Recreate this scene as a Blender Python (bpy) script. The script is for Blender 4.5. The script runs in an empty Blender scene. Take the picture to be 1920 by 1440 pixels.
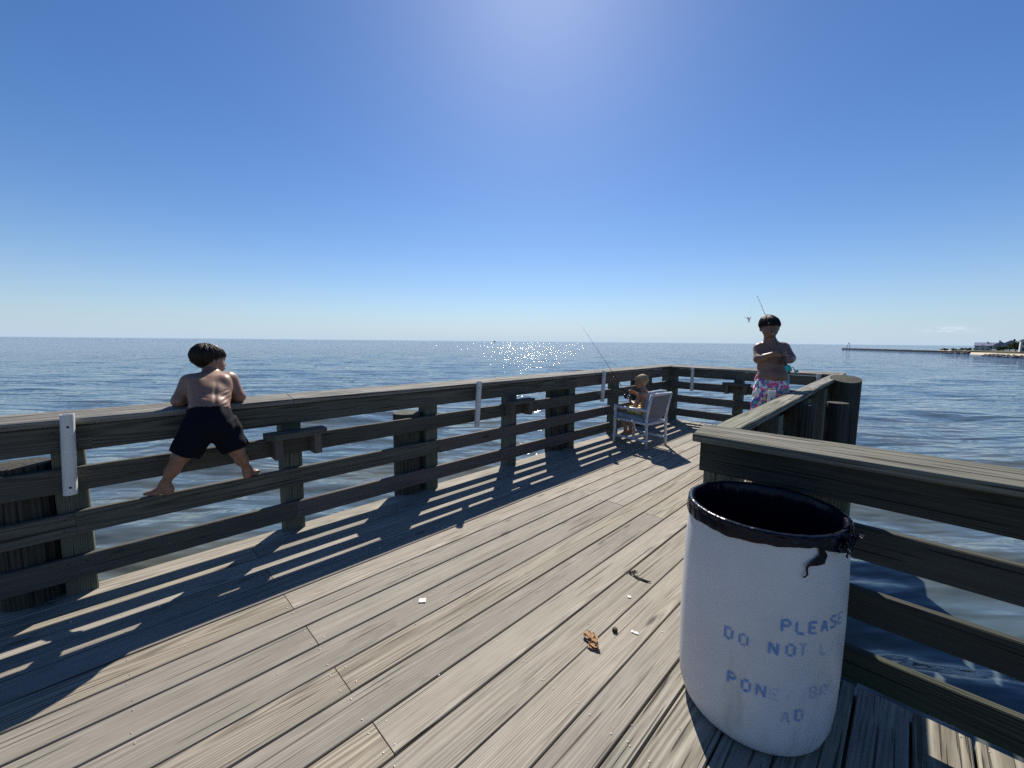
import bpy, math, random
import numpy as np
from mathutils import Vector, Matrix

random.seed(7); rng = np.random.default_rng(7)
R = math.radians
SC = bpy.context.scene
COL = SC.collection

# ------------------------------------------------------------------ camera, sky, sun, exposure
cam_d = bpy.data.cameras.new('camera'); cam = bpy.data.objects.new('camera', cam_d); COL.objects.link(cam)
cam_d.sensor_width = 36.0; cam_d.lens = 14.156; cam_d.clip_start = 0.05; cam_d.clip_end = 60000
cam.matrix_world = (Matrix.Translation((0, 0, 1.55)) @ Matrix.Rotation(R(44.885), 4, 'Z')
                    @ Matrix.Rotation(R(90 - 6.087), 4, 'X') @ Matrix.Rotation(R(0.53), 4, 'Z'))
SC.camera = cam
SUN_EL, SUN_AZ = R(43.0), R(41.55)            # azimuth counter-clockwise from +Y
SUNV = Vector((-math.sin(SUN_AZ) * math.cos(SUN_EL), math.cos(SUN_AZ) * math.cos(SUN_EL), math.sin(SUN_EL)))
sd = bpy.data.lights.new('sun', 'SUN'); sd.energy = 5.0; sd.angle = R(0.53); sd.color = (1.0, 0.94, 0.83)
sun = bpy.data.objects.new('sun', sd); COL.objects.link(sun)
sun.rotation_euler = SUNV.to_track_quat('Z', 'Y').to_euler(); sun.location = (-20, 25, 30)

world = bpy.data.worlds.new('World'); SC.world = world; world.use_nodes = True
wn, wl = world.node_tree.nodes, world.node_tree.links
wn.clear()
wout = wn.new('ShaderNodeOutputWorld'); wbg = wn.new('ShaderNodeBackground'); wbg.inputs[1].default_value = 0.055
sky = wn.new('ShaderNodeTexSky'); sky.sky_type = 'NISHITA'; sky.sun_disc = False
sky.sun_elevation = SUN_EL; sky.sun_rotation = -SUN_AZ
sky.altitude = 0; sky.air_density = 1.0; sky.dust_density = 0.27; sky.ozone_density = 3.0
# white balance of the sky, pale haze and a low cloud bank towards the horizon (all the way round), one small cloud
def wmath(op, a, b=0.0, clamp=False):
    n = wn.new('ShaderNodeMath'); n.operation = op; n.use_clamp = clamp
    for i, v in enumerate((a, b)):
        if isinstance(v, bpy.types.NodeSocket): wl.new(v, n.inputs[i])
        else: n.inputs[i].default_value = v
    return n.outputs[0]
def wmix(f, a, b, mode='MIX'):
    n = wn.new('ShaderNodeMix'); n.data_type = 'RGBA'; n.blend_type = mode
    for i, v in ((0, f), (6, a), (7, b)):
        if isinstance(v, bpy.types.NodeSocket): wl.new(v, n.inputs[i])
        else: n.inputs[i].default_value = v if i == 0 else (*v, 1)
    return n.outputs[2]
whs = wn.new('ShaderNodeHueSaturation'); whs.inputs['Saturation'].default_value = 1.18; wl.new(sky.outputs[0], whs.inputs['Color'])
wc = wmix(1.0, whs.outputs[0], (.93, 1.06, 1.28), 'MULTIPLY')
wtc = wn.new('ShaderNodeTexCoord'); wsep = wn.new('ShaderNodeSeparateXYZ'); wl.new(wtc.outputs['Generated'], wsep.inputs[0])
wz = wsep.outputs[2]
wh = wmath('MULTIPLY', wmath('EXPONENT', wmath('MULTIPLY', wmath('MAXIMUM', wz, 0.0), -11.0)), .92)
wc = wmix(wh, wc, (6.3, 8.2, 10.2))
wmap = wn.new('ShaderNodeMapping'); wmap.inputs['Scale'].default_value = (70, 70, 330); wl.new(wtc.outputs['Generated'], wmap.inputs[0])
wno = wn.new('ShaderNodeTexNoise'); wno.inputs['Scale'].default_value = 1.0; wno.inputs['Detail'].default_value = 5; wl.new(wmap.outputs[0], wno.inputs['Vector'])
def wgauss(v, c, r): return wmath('POWER', wmath('DIVIDE', wmath('SUBTRACT', v, c), r), 2.0)
wm = wmath('EXPONENT', wmath('MULTIPLY', wmath('ADD', wgauss(wsep.outputs[0], .037, .024), wgauss(wz, .0262, .0052)), -1.0))
wm = wmath('MULTIPLY', wm, wmath('GREATER_THAN', wsep.outputs[1], 0.0))
wm = wmath('MULTIPLY', wm, wmath('MULTIPLY', wmath('SUBTRACT', wno.outputs[0], .40), 4.5, True), True)
wc = wmix(wm, wc, (8.8, 10.0, 11.4))
wl.new(wc, wbg.inputs[0]); wl.new(wbg.outputs[0], wout.inputs[0])

SC.view_settings.view_transform = 'Standard'; SC.view_settings.look = 'None'
SC.view_settings.exposure = 0.55; SC.view_settings.gamma = 1.0
SC.view_settings.use_curve_mapping = False
SC.cycles.use_denoising = False; SC.cycles.use_adaptive_sampling = False; SC.cycles.caustics_reflective = False; SC.cycles.caustics_refractive = False
SC.cycles.max_bounces = 5; SC.cycles.diffuse_bounces = 3; SC.cycles.sample_clamp_indirect = 2.0
try: SC.cycles.sampling_pattern = 'BLUE_NOISE'
except Exception: pass

# ------------------------------------------------------------------ helpers
def label(o, text=None, cat=None, group=None, kind=None):
    if text: o['label'] = text
    if cat: o['category'] = cat
    if group: o['group'] = group
    if kind: o['kind'] = kind
    return o

def empty(name, loc=(0, 0, 0), rz=0.0):
    o = bpy.data.objects.new(name, None); COL.objects.link(o)
    o.empty_display_size = 0.1
    o.matrix_basis = Matrix.Translation(loc) @ Matrix.Rotation(rz, 4, 'Z')
    return o

def wmat(o):
    m = o.matrix_basis.copy()
    if o.parent: m = wmat(o.parent) @ o.matrix_parent_inverse @ m
    return m

def adopt(o, parent):                          # keep the object where it stands in the world
    if parent is not None:
        o.parent = parent; o.matrix_parent_inverse = wmat(parent).inverted()
    return o

def mesh(name, verts, faces, mat=None, parent=None, smooth=False, mw=None):
    me = bpy.data.meshes.new(name)
    if isinstance(verts, np.ndarray): verts = verts.tolist()
    if isinstance(faces, np.ndarray): faces = faces.tolist()
    me.from_pydata(verts, [], faces); me.update()
    if smooth: me.polygons.foreach_set('use_smooth', [True] * len(me.polygons))
    if mat: me.materials.append(mat)
    o = bpy.data.objects.new(name, me); COL.objects.link(o)
    if mw is not None: o.matrix_basis = mw
    return adopt(o, parent)

def board(name, p0, p1, w, t, normal, mat, parent=None, ch=0.004, wob=0.0012, seg=0.7):
    """plank between p0 and p1 (centre line); local X along it, Y its width, Z = normal its thickness"""
    p0, p1 = Vector(p0), Vector(p1)
    X = (p1 - p0); L = X.length; X.normalize()
    Z = Vector(normal); Z = (Z - X * Z.dot(X)).normalized(); Y = Z.cross(X)
    hw, ht = w / 2, t / 2
    prof = [(-hw + ch, -ht), (hw - ch, -ht), (hw, -ht + ch), (hw, ht - ch), (hw - ch, ht), (-hw + ch, ht), (-hw, ht - ch), (-hw, -ht + ch)]
    n = max(1, int(L / seg)); V = []; F = []
    for i in range(n + 1):
        x = -L / 2 + L * i / n
        a, b, c = random.uniform(-wob, wob), random.uniform(-wob, wob), random.uniform(-wob, wob) * .6
        for (y, z) in prof:
            V.append((x, y + (a if y > 0 else b), z + c))
    for i in range(n):
        for j in range(8):
            F.append((i * 8 + j, i * 8 + (j + 1) % 8, (i + 1) * 8 + (j + 1) % 8, (i + 1) * 8 + j))
    F.append(tuple(reversed(range(8)))); F.append(tuple(n * 8 + j for j in range(8)))
    m = Matrix((X, Y, Z)).transposed().to_4x4(); m.translation = (p0 + p1) / 2
    return mesh(name, V, [f[::-1] for f in F] if False else F, mat, parent, mw=m)

def box(name, lo, hi, mat, parent=None, ch=0.003):
    lo, hi = Vector(lo), Vector(hi); c = (lo + hi) / 2; d = hi - lo
    ax = max(range(3), key=lambda i: d[i])
    e = Vector((0, 0, 0)); e[ax] = d[ax] / 2
    nrm = [Vector((0, 1, 0)), Vector((1, 0, 0)), Vector((0, 1, 0))][ax] if ax != 0 else Vector((0, 0, 1))
    if ax == 0: w, t = d[1], d[2]
    elif ax == 1: w, t = d[2], d[0]; 
    else: w, t = d[0], d[1]
    return board(name, c - e, c + e, w, t, nrm, mat, parent, ch=min(ch, w / 4, t / 4))

def tube_geo(pts, rads, n=12, caps=True, base=0):
    pts = [Vector(p) for p in pts]
    if not hasattr(rads, '__len__'): rads = [rads] * len(pts)
    V, F = [], []
    up = None
    for i, p in enumerate(pts):
        t = (pts[min(i + 1, len(pts) - 1)] - pts[max(i - 1, 0)]).normalized()
        if up is None:
            up = Vector((0, 0, 1)) if abs(t.z) < .9 else Vector((1, 0, 0))
        a = t.cross(up).normalized(); b = a.cross(t).normalized(); up = b
        for j in range(n):
            th = 2 * math.pi * j / n
            V.append(tuple(p + (a * math.cos(th) + b * math.sin(th)) * rads[i]))
    m = len(pts)
    for i in range(m - 1):
        for j in range(n):
            F.append((base + i * n + j, base + i * n + (j + 1) % n, base + (i + 1) * n + (j + 1) % n, base + (i + 1) * n + j))
    if caps:
        F.append(tuple(base + j for j in reversed(range(n)))); F.append(tuple(base + (m - 1) * n + j for j in range(n)))
    return V, F

def tube(name, pts, rads, mat, parent=None, n=12, caps=True):
    V, F = tube_geo(pts, rads, n, caps)
    return mesh(name, V, F, mat, parent, smooth=True)

def lathe(name, prof, mat, parent=None, n=48, center=(0, 0, 0), fn=None, smooth=True):
    V, F = [], []
    for (r, z) in prof:
        for j in range(n):
            th = 2 * math.pi * j / n
            rr, zz = (r, z) if fn is None else fn(r, z, th)
            V.append((rr * math.cos(th), rr * math.sin(th), zz))
    for i in range(len(prof) - 1):
        for j in range(n):
            F.append((i * n + j, i * n + (j + 1) % n, (i + 1) * n + (j + 1) % n, (i + 1) * n + j))
    return mesh(name, V, F, mat, parent, smooth=smooth, mw=Matrix.Translation(center))

# ------------------------------------------------------------------ node helper
class NT:
    def __init__(s, name):
        s.m = bpy.data.materials.new(name); s.m.use_nodes = True
        s.n, s.l = s.m.node_tree.nodes, s.m.node_tree.links
        s.b = s.n['Principled BSDF']; s.out = s.n['Material Output']
        s._tc = None
    def tc(s, k='Object'):
        if s._tc is None: s._tc = s.n.new('ShaderNodeTexCoord')
        return s._tc.outputs[k]
    def put(s, sock, v):
        if isinstance(v, bpy.types.NodeSocket): s.l.new(v, sock)
        else: sock.default_value = v
    def M(s, op, a, b=0.0, c=None, clamp=False):
        n = s.n.new('ShaderNodeMath'); n.operation = op; n.use_clamp = clamp
        s.put(n.inputs[0], a); s.put(n.inputs[1], b)
        if c is not None: s.put(n.inputs[2], c)
        return n.outputs[0]
    def V(s, op, a, b):
        n = s.n.new('ShaderNodeVectorMath'); n.operation = op
        s.put(n.inputs[0], a); s.put(n.inputs[1], b)
        return n.outputs[0]
    def xyz(s, a, b, c):
        n = s.n.new('ShaderNodeCombineXYZ')
        for i, v in enumerate((a, b, c)): s.put(n.inputs[i], v)
        return n.outputs[0]
    def sep(s, v):
        n = s.n.new('ShaderNodeSeparateXYZ'); s.put(n.inputs[0], v); return n.outputs
    def noise(s, v, scale=1.0, det=2.0, rough=.5, dist=0.0):
        n = s.n.new('ShaderNodeTexNoise'); s.put(n.inputs['Vector'], v)
        n.inputs['Scale'].default_value = scale; n.inputs['Detail'].default_value = det
        n.inputs['Roughness'].default_value = rough; n.inputs['Distortion'].default_value = dist
        return n.outputs[0]
    def voro(s, v, scale=1.0, out='Distance', feat='F1'):
        n = s.n.new('ShaderNodeTexVoronoi'); n.feature = feat; s.put(n.inputs['Vector'], v)
        n.inputs['Scale'].default_value = scale; return n.outputs[out]
    def ss(s, v, a, b):
        n = s.n.new('ShaderNodeMapRange'); n.interpolation_type = 'SMOOTHSTEP'
        s.put(n.inputs[0], v); n.inputs[1].default_value = a; n.inputs[2].default_value = b
        return n.outputs[0]
    def ramp(s, v, stops, interp='LINEAR'):
        n = s.n.new('ShaderNodeValToRGB'); s.put(n.inputs[0], v); cr = n.color_ramp; cr.interpolation = interp
        while len(cr.elements) > 1: cr.elements.remove(cr.elements[-1])
        for i, (p, c) in enumerate(stops):
            e = cr.elements[0] if i == 0 else cr.elements.new(p)
            e.position = p; e.color = (*c, 1)
        return n.outputs[0]
    def mix(s, f, a, b, mode='MIX'):
        n = s.n.new('ShaderNodeMix'); n.data_type = 'RGBA'; n.blend_type = mode
        s.put(n.inputs[0], f)
        for k, v in ((6, a), (7, b)):
            s.put(n.inputs[k], v if isinstance(v, bpy.types.NodeSocket) else (*v[:3], 1))
        return n.outputs[2]
    def rand(s):
        n = s.n.new('ShaderNodeObjectInfo'); return n.outputs['Random']
    def bump(s, h, strength, dist):
        n = s.n.new('ShaderNodeBump'); n.inputs['Strength'].default_value = strength; n.inputs['Distance'].default_value = dist
        s.put(n.inputs['Height'], h); s.l.new(n.outputs[0], s.b.inputs['Normal']); return n
    def set(s, **k):
        for a, v in k.items(): s.put(s.b.inputs[a.replace('_', ' ')], v)
        return s.m

def col(v): return (*v, 1)

def wood(name, dark, light, ring=.008, bump=.5, crack=.67, green=None, green_amt=.4, rough=.82, var=.35, fibre=200, warm=(1, 1, 1)):
    t = NT(name); tc = t.tc(); r = t.rand()
    P = t.V('ADD', tc, t.xyz(t.M('MULTIPLY', r, 23.0), t.M('MULTIPLY', r, 7.1), t.M('MULTIPLY', r, 3.3)))
    sc = lambda v: t.V('MULTIPLY', P, v)
    x, y, z = t.sep(tc)
    r2 = t.M('FRACT', t.M('MULTIPLY', r, 7.31)); r3 = t.M('FRACT', t.M('MULTIPLY', r, 17.7))
    nw = t.noise(sc((.7, 6, 6)), 1, 3)
    yy = t.M('ADD', y, t.M('MULTIPLY_ADD', r2, .16, -.08))
    zz = t.M('ADD', t.M('ADD', z, t.M('MULTIPLY_ADD', r3, .09, .03)), t.M('MULTIPLY', x, t.M('MULTIPLY_ADD', r2, .06, -.03)))
    rad = t.M('SQRT', t.M('ADD', t.M('MULTIPLY', yy, yy), t.M('MULTIPLY', zz, zz)))
    rad = t.M('MULTIPLY_ADD', nw, .035, rad)
    s = t.M('MULTIPLY_ADD', t.M('SINE', t.M('MULTIPLY', rad, 6.283 / ring)), .5, .5)
    fib = t.noise(sc((5, fibre, fibre)), 1, 2)
    fib2 = t.noise(sc((1.8, fibre * .33, fibre * .33)), 1, 3, .6)
    blot = t.M('ADD', t.M('MULTIPLY', t.noise(sc((1.7, 7, 7)), 1, 4, .6), .6), t.M('MULTIPLY', t.noise(sc((9, 30, 30)), 1, 5, .65), .4))
    crk = t.ss(t.noise(sc((1.5, 70, 70)), 1, 1), crack, crack + .05)
    kn = t.voro(sc((1.3, 5.5, .5)), 1)
    knot = t.M('SUBTRACT', 1.0, t.ss(kn, .035, .11))
    f = t.M('ADD', t.M('ADD', t.M('MULTIPLY', t.M('SUBTRACT', s, .5), t.M('MULTIPLY_ADD', r3, .34, .06)), t.M('MULTIPLY', fib, .40)), t.M('ADD', t.M('MULTIPLY', blot, .48), t.M('MULTIPLY', fib2, .46)))
    c = t.ramp(t.M('MULTIPLY_ADD', f, 1.5, -.51, clamp=True), [(0, dark), (.5, tuple((a + b) / 2 * w for a, b, w in zip(dark, light, warm))), (1, light)])
    if green:
        g = t.ss(t.noise(t.V('ADD', sc((.7, 3, 3)), (5, 5, 5)), 1, 3), .42, .68)
        g = t.M('MULTIPLY', g, t.M('MULTIPLY_ADD', r3, green_amt * 1.2, green_amt * .4))
        c = t.mix(g, c, green)
    # stains of their own shape
    st = t.ss(t.noise(t.V('ADD', sc((3.1, 9, 9)), (1, 9, 2)), 1, 4, .65), .62, .78)
    c = t.mix(t.M('MULTIPLY', st, .45), c, tuple(v * .45 for v in dark))
    hs = t.n.new('ShaderNodeHueSaturation'); t.l.new(c, hs.inputs['Color'])
    t.put(hs.inputs['Value'], t.M('MULTIPLY_ADD', r2, var, 1 - var / 2)); t.put(hs.inputs['Saturation'], t.M('MULTIPLY_ADD', r3, .4, .62))
    c = hs.outputs[0]
    c = t.mix(t.M('MULTIPLY', knot, .75), c, tuple(v * .4 for v in dark))
    c = t.mix(t.M('MULTIPLY', crk, .75), c, tuple(v * .22 for v in dark))
    h = t.M('ADD', t.M('MULTIPLY_ADD', s, .25, t.M('MULTIPLY', fib, .5)), t.M('MULTIPLY_ADD', crk, -1.0, t.M('MULTIPLY', fib2, .7)))
    t.bump(h, bump, .004)
    return t.set(Base_Color=c, Roughness=rough, Specular_IOR_Level=.25)

def plain(name, c, rough=.6, spec=.4, metal=0.0, var=.25, nscale=9, bump=0.0, bscale=60, **kw):
    t = NT(name); P = t.V('ADD', t.tc(), t.xyz(t.M('MULTIPLY', t.rand(), 31.0), 0, 0))
    n = t.noise(P, nscale, 4, .6)
    f = t.M('MULTIPLY_ADD', n, var * 2, 1 - var)
    cc = t.mix(1.0, col(c), t.xyz(f, f, f), 'MULTIPLY')
    if bump: t.bump(t.noise(P, bscale, 3), bump, .004)
    return t.set(Base_Color=cc, Roughness=rough, Specular_IOR_Level=spec, Metallic=metal, **kw)

# ------------------------------------------------------------------ materials
M_DECK = wood('deck_wood', (.118, .099, .075), (.385, .338, .268), ring=.009, bump=.55, green=(.21, .215, .165), green_amt=.25, var=.3)
M_DECK_OLD = wood('deck_wood_rough', (.085, .074, .054), (.36, .325, .262), ring=.014, bump=.9, crack=.62, green=(.21, .215, .165), green_amt=.3, fibre=90, var=.2)
M_RAIL = wood('rail_wood', (.034, .033, .026), (.165, .158, .125), ring=.008, bump=.6, crack=.68, green=(.095, .105, .085), green_amt=.45, var=.5)
M_RAIL_MOSSY_SHADED = wood('mossy_shaded_rail_wood', (.016, .017, .012), (.082, .080, .058), ring=.008, bump=.7, crack=.64, green=(.035, .048, .028), green_amt=.8, var=.35)  # near and inner rails: mossier boards, plus deep shade put into the colour
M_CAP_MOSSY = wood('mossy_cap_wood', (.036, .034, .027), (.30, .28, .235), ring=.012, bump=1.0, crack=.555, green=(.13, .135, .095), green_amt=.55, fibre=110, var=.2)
M_RAILNEW = wood('rail_wood_newer', (.055, .040, .034), (.18, .145, .125), ring=.008, bump=.5, crack=.70, green=(.09, .10, .075), green_amt=.2, var=.3)
M_CAP = wood('cap_wood', (.055, .050, .042), (.36, .335, .285), ring=.012, bump=1.0, crack=.57, green=(.17, .17, .13), green_amt=.5, fibre=110, var=.25)
M_POST = wood('post_wood', (.040, .044, .030), (.19, .20, .145), ring=.01, bump=.6, crack=.66, green=(.075, .105, .07), green_amt=.9, var=.35)
M_PILE = wood('pile_wood', (.018, .016, .014), (.075, .07, .056), ring=.02, bump=.9, crack=.60, green=(.055, .07, .05), green_amt=.6, fibre=70, var=.3)
M_JOIST = wood('joist_wood', (.05, .045, .035), (.17, .15, .12))
M_PVC = plain('aged_white_pvc', (.62, .62, .60), rough=.42, var=.12, nscale=14)
M_CHAIR = plain('chair_white_pvc', (.60, .62, .66), rough=.35, var=.06)
M_CUSH = plain('grey_cushion_fabric', (.30, .34, .40), rough=.9, var=.1, nscale=30, bump=.25, bscale=500)
M_SLING = plain('grey_sling_fabric', (.18, .19, .23), rough=.9, var=.08, nscale=60, bump=.2, bscale=700)
M_SCREW = plain('screw_steel', (.30, .28, .26), rough=.5, metal=.6)
M_SHELL = plain('shell_white', (.8, .78, .74), rough=.5, var=.1)
M_BLACKROD = plain('rod_black', (.02, .02, .022), rough=.3)
M_TEAL = plain('teal_plastic', (.02, .42, .45), rough=.3)
M_GUIDE = plain('guide_steel', (.5, .5, .5), rough=.25, metal=1)

def mat_drum():
    t = NT('white_hdpe'); P = t.tc()
    n = t.noise(P, 3.2, 4, .6); n2 = t.noise(t.V('MULTIPLY', P, (6, 6, 1.2)), 2, 3, .6)
    sm = t.ss(n2, .52, .75); x, y, z = t.sep(P)
    c = t.ramp(n, [(.3, (.55, .56, .575)), (.7, (.64, .65, .665))])
    low = t.M('MULTIPLY', t.M('SUBTRACT', 1.0, t.ss(z, .25, .62)), sm)
    c = t.mix(t.M('MULTIPLY', low, .55), c, (.40, .385, .35))
    sc = t.ss(t.noise(t.V('MULTIPLY', P, (30, 30, 14)), 2, 3, .7), .70, .76)
    c = t.mix(t.M('MULTIPLY', sc, .25), c, (.42, .40, .37))
    t.bump(t.noise(P, 4, 1), .10, .02)
    return t.set(Base_Color=c, Roughness=.42, Specular_IOR_Level=.4)
M_DRUM = mat_drum()

def mat_stencil():
    t = NT('blue_stencil_paint'); P = t.tc()
    at = t.n.new('ShaderNodeAttribute'); at.attribute_name = 'fade'
    n = t.noise(P, 120, 3, .7)
    vis = t.M('MULTIPLY', t.ss(t.M('SUBTRACT', t.M('MULTIPLY_ADD', at.outputs['Fac'], .9, .1), t.M('MULTIPLY', n, .8)), -.22, .25), t.M('MULTIPLY_ADD', at.outputs['Fac'], .55, .4))
    tr = t.n.new('ShaderNodeBsdfTransparent'); mx = t.n.new('ShaderNodeMixShader')
    t.l.new(vis, mx.inputs[0]); t.l.new(tr.outputs[0], mx.inputs[1]); t.l.new(t.b.outputs[0], mx.inputs[2])
    t.l.new(mx.outputs[0], t.out.inputs[0])
    return t.set(Base_Color=(.11, .27, .60, 1), Roughness=.6)
M_STENCIL = mat_stencil()

def mat_bag():
    t = NT('black_bin_bag'); P = t.tc()
    h = t.M('ADD', t.noise(P, 28, 3, .6), t.M('MULTIPLY', t.noise(t.V('MULTIPLY', P, (1, 1, .35)), 90, 2), .5))
    t.bump(h, .3, .005)
    return t.set(Base_Color=(.004, .005, .013, 1), Roughness=.24, Specular_IOR_Level=.22)
M_BAG = mat_bag()

def mat_skin(name, c):
    t = NT(name); n = t.noise(t.tc(), 18, 3, .6)
    cc = t.ramp(n, [(.3, tuple(v * .85 for v in c)), (.7, tuple(min(1, v * 1.12) for v in c))])
    t.bump(t.noise(t.tc(), 420, 2), .08, .001)
    return t.set(Base_Color=cc, Roughness=.46, Specular_IOR_Level=.45, Subsurface_Weight=.12, Subsurface_Radius=(.02, .008, .004), Subsurface_Scale=.4)
M_SKIN_A = mat_skin('skin_tan', (.26, .142, .098))
M_SKIN_B = mat_skin('skin_fair', (.36, .19, .12))
M_SKIN_C = mat_skin('skin_brown', (.22, .12, .085))
def mat_hair(name, a, b):
    t = NT(name); P = t.tc(); n = t.noise(t.V('MULTIPLY', P, (1, 1, .3)), 130, 3, .6)
    cc = t.ramp(n, [(.3, a), (.7, b)]); t.bump(n, .7, .003)
    return t.set(Base_Color=cc, Roughness=.45, Specular_IOR_Level=.35)
M_HAIR_D = mat_hair('hair_dark', (.008, .005, .004), (.032, .019, .012))
M_HAIR_L = mat_hair('hair_blond', (.30, .20, .10), (.62, .46, .27))
M_NAVY = plain('navy_short_fabric', (.0055, .006, .012), rough=.9, spec=.15, var=.2, nscale=30, bump=.3, bscale=60)
def mat_floral(name, stops, scale):
    t = NT(name); P = t.tc(); d = t.V('ADD', P, t.V('MULTIPLY', t.xyz(t.noise(P, 30, 3), t.noise(t.V('ADD', P, (4, 1, 2)), 30, 3), t.noise(t.V('ADD', P, (9, 7, 3)), 30, 3)), (.09, .09, .09)))
    v = t.n.new('ShaderNodeTexVoronoi'); v.inputs['Scale'].default_value = scale; t.l.new(d, v.inputs['Vector'])
    h = t.sep(v.outputs['Color'])[0]
    c = t.ramp(h, stops, 'CONSTANT')
    t.bump(t.noise(P, 40, 2), .3, .006)
    return t.set(Base_Color=c, Roughness=.8)
M_FLORAL = mat_floral('floral_short_fabric', [(0, (.75, .72, .72)), (.22, (.72, .10, .26)), (.40, (.75, .73, .74)), (.5, (.05, .36, .42)), (.62, (.80, .26, .36)), (.74, (.28, .07, .36)), (.82, (.70, .70, .30)), (.9, (.06, .16, .42))], 34)
M_YELLOW = mat_floral('yellow_short_fabric', [(0, (.62, .40, .03)), (.35, (.05, .11, .05)), (.5, (.70, .48, .05)), (.75, (.45, .50, .42)), (.88, (.20, .22, .05))], 24)
M_EYE = plain('eye_dark', (.01, .008, .006), rough=.1)
M_LIP = plain('lip', (.26, .09, .08), rough=.5)

def mat_water():
    t = NT('bay_water'); P = t.tc('Object')
    cs, sn = .707, .707                     # crests run along (1,1)
    x, y, z = t.sep(P)
    u = t.M('MULTIPLY', t.M('ADD', x, y), .707); v = t.M('MULTIPLY', t.M('SUBTRACT', y, x), .707)
    def nz(su, sv, det, off):
        return t.noise(t.xyz(t.M('MULTIPLY_ADD', u, su, off), t.M('MULTIPLY_ADD', v, sv, off), 0.0), 1, det, .55, .3)
    h = t.M('ADD', t.M('MULTIPLY', nz(.26, 1.35, 1, 3.1), .15), t.M('ADD', t.M('MULTIPLY', nz(.8, 3.6, 1, 7.7), .055), t.M('ADD', t.M('MULTIPLY', nz(3.5, 11, 1, 1.3), .006), t.M('MULTIPLY', nz(2.0, 2.6, 1, 5.3), .045))))
    ds = t.M('SQRT', t.M('ADD', t.M('MULTIPLY', x, x), t.M('MULTIPLY', y, y)))      # the modelled waves fade out with distance, the bump takes over
    h = t.M('MULTIPLY', h, t.M('MULTIPLY_ADD', t.ss(ds, 12.0, 140.0), 1.7, .85))
    t.bump(h, 1.0, 1.0)
    big = t.noise(P, .02, 3)
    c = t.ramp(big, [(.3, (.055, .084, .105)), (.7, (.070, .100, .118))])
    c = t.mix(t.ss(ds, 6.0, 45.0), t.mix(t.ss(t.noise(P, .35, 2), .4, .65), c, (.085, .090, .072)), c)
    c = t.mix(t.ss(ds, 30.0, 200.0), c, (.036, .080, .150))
    return t.set(Base_Color=c, Roughness=.045, IOR=1.333, Specular_IOR_Level=.5)
M_WATER = mat_water()
M_SAND = plain('beach_sand', (.52, .44, .32), rough=.95, nscale=.3, var=.15)
M_ROCK = plain('jetty_rock', (.13, .115, .12), rough=.9, nscale=.9, var=.5)
M_JETTY = plain('jetty_timber', (.007, .0065, .009), rough=.9, nscale=.4)
M_WALLW = plain('pale_house_wall', (.50, .53, .53), rough=.8, nscale=.5, var=.1)
M_WALLB = plain('blue_grey_wall', (.22, .27, .33), rough=.8, nscale=.5, var=.1)
M_ROOF = plain('slate_roof', (.13, .14, .19), rough=.8, nscale=.7, var=.2)
M_ROOFB = plain('blue_roof', (.17, .19, .29), rough=.8, nscale=.7, var=.15)
M_GLASS = plain('dark_window', (.02, .025, .03), rough=.1)
M_LEAF = plain('leaf_green', (.055, .085, .035), rough=.7, nscale=.8, var=.5)
M_TRUNK = plain('bark', (.10, .08, .06), rough=.9)
M_SCRUB = plain('scrub', (.10, .095, .05), rough=.95, nscale=.7, var=.4)
M_WHITEP = plain('white_paint', (.75, .75, .75), rough=.5)
M_RED = plain('red_paint', (.6, .05, .04), rough=.4)

# ------------------------------------------------------------------ water: one displaced sheet to the horizon
WZ = -1.5
def build_water():
    a0, a1 = R(-60), R(150)                   # fine sector, counter-clockwise from +Y
    ang = np.concatenate([np.linspace(a0, a1, 430), np.linspace(a1, a0 + 2 * np.pi, 50)[1:-1]])
    rad = np.concatenate([[0.5, 1.0], np.geomspace(1.5, 15000, 640)])
    A, Q = np.meshgrid(ang, rad)
    X = -1.5 - np.sin(A) * Q; Y = 2.0 + np.cos(A) * Q
    dr = np.gradient(rad)[:, None] * np.ones_like(A)
    sp = np.maximum(dr, Q * (a1 - a0) / 430)
    Z = np.zeros_like(X)
    g = np.random.default_rng(3)
    for lam in np.geomspace(.6, 7.0, 46):
        th = R(135) + g.normal(0, .26)        # travel direction: towards the viewer's axis
        k = 2 * np.pi / lam; ph = g.uniform(0, 6.28)
        amp = .0052 * lam ** .62 * g.uniform(.6, 1.3)
        fade = np.clip((lam / (sp * 2.6) - 1) , 0, 1)
        w = np.sin(k * (X * np.cos(th) + Y * np.sin(th)) + ph + .8 * np.sin(.13 * k * (X * np.sin(th) - Y * np.cos(th)) + ph * 2))
        Z += amp * fade * (w + .25 * np.cos(2 * np.arcsin(np.clip(w, -1, 1))))
    nr, na = X.shape
    V = np.stack([X, Y, Z], -1).reshape(-1, 3)
    i, j = np.meshgrid(np.arange(nr - 1), np.arange(na), indexing='ij'); j2 = (j + 1) % na
    F = np.stack([i * na + j, i * na + j2, (i + 1) * na + j2, (i + 1) * na + j], -1).reshape(-1, 4)[:, ::-1]
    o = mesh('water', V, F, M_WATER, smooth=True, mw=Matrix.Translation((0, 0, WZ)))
    return label(o, kind='structure')
build_water()

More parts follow.
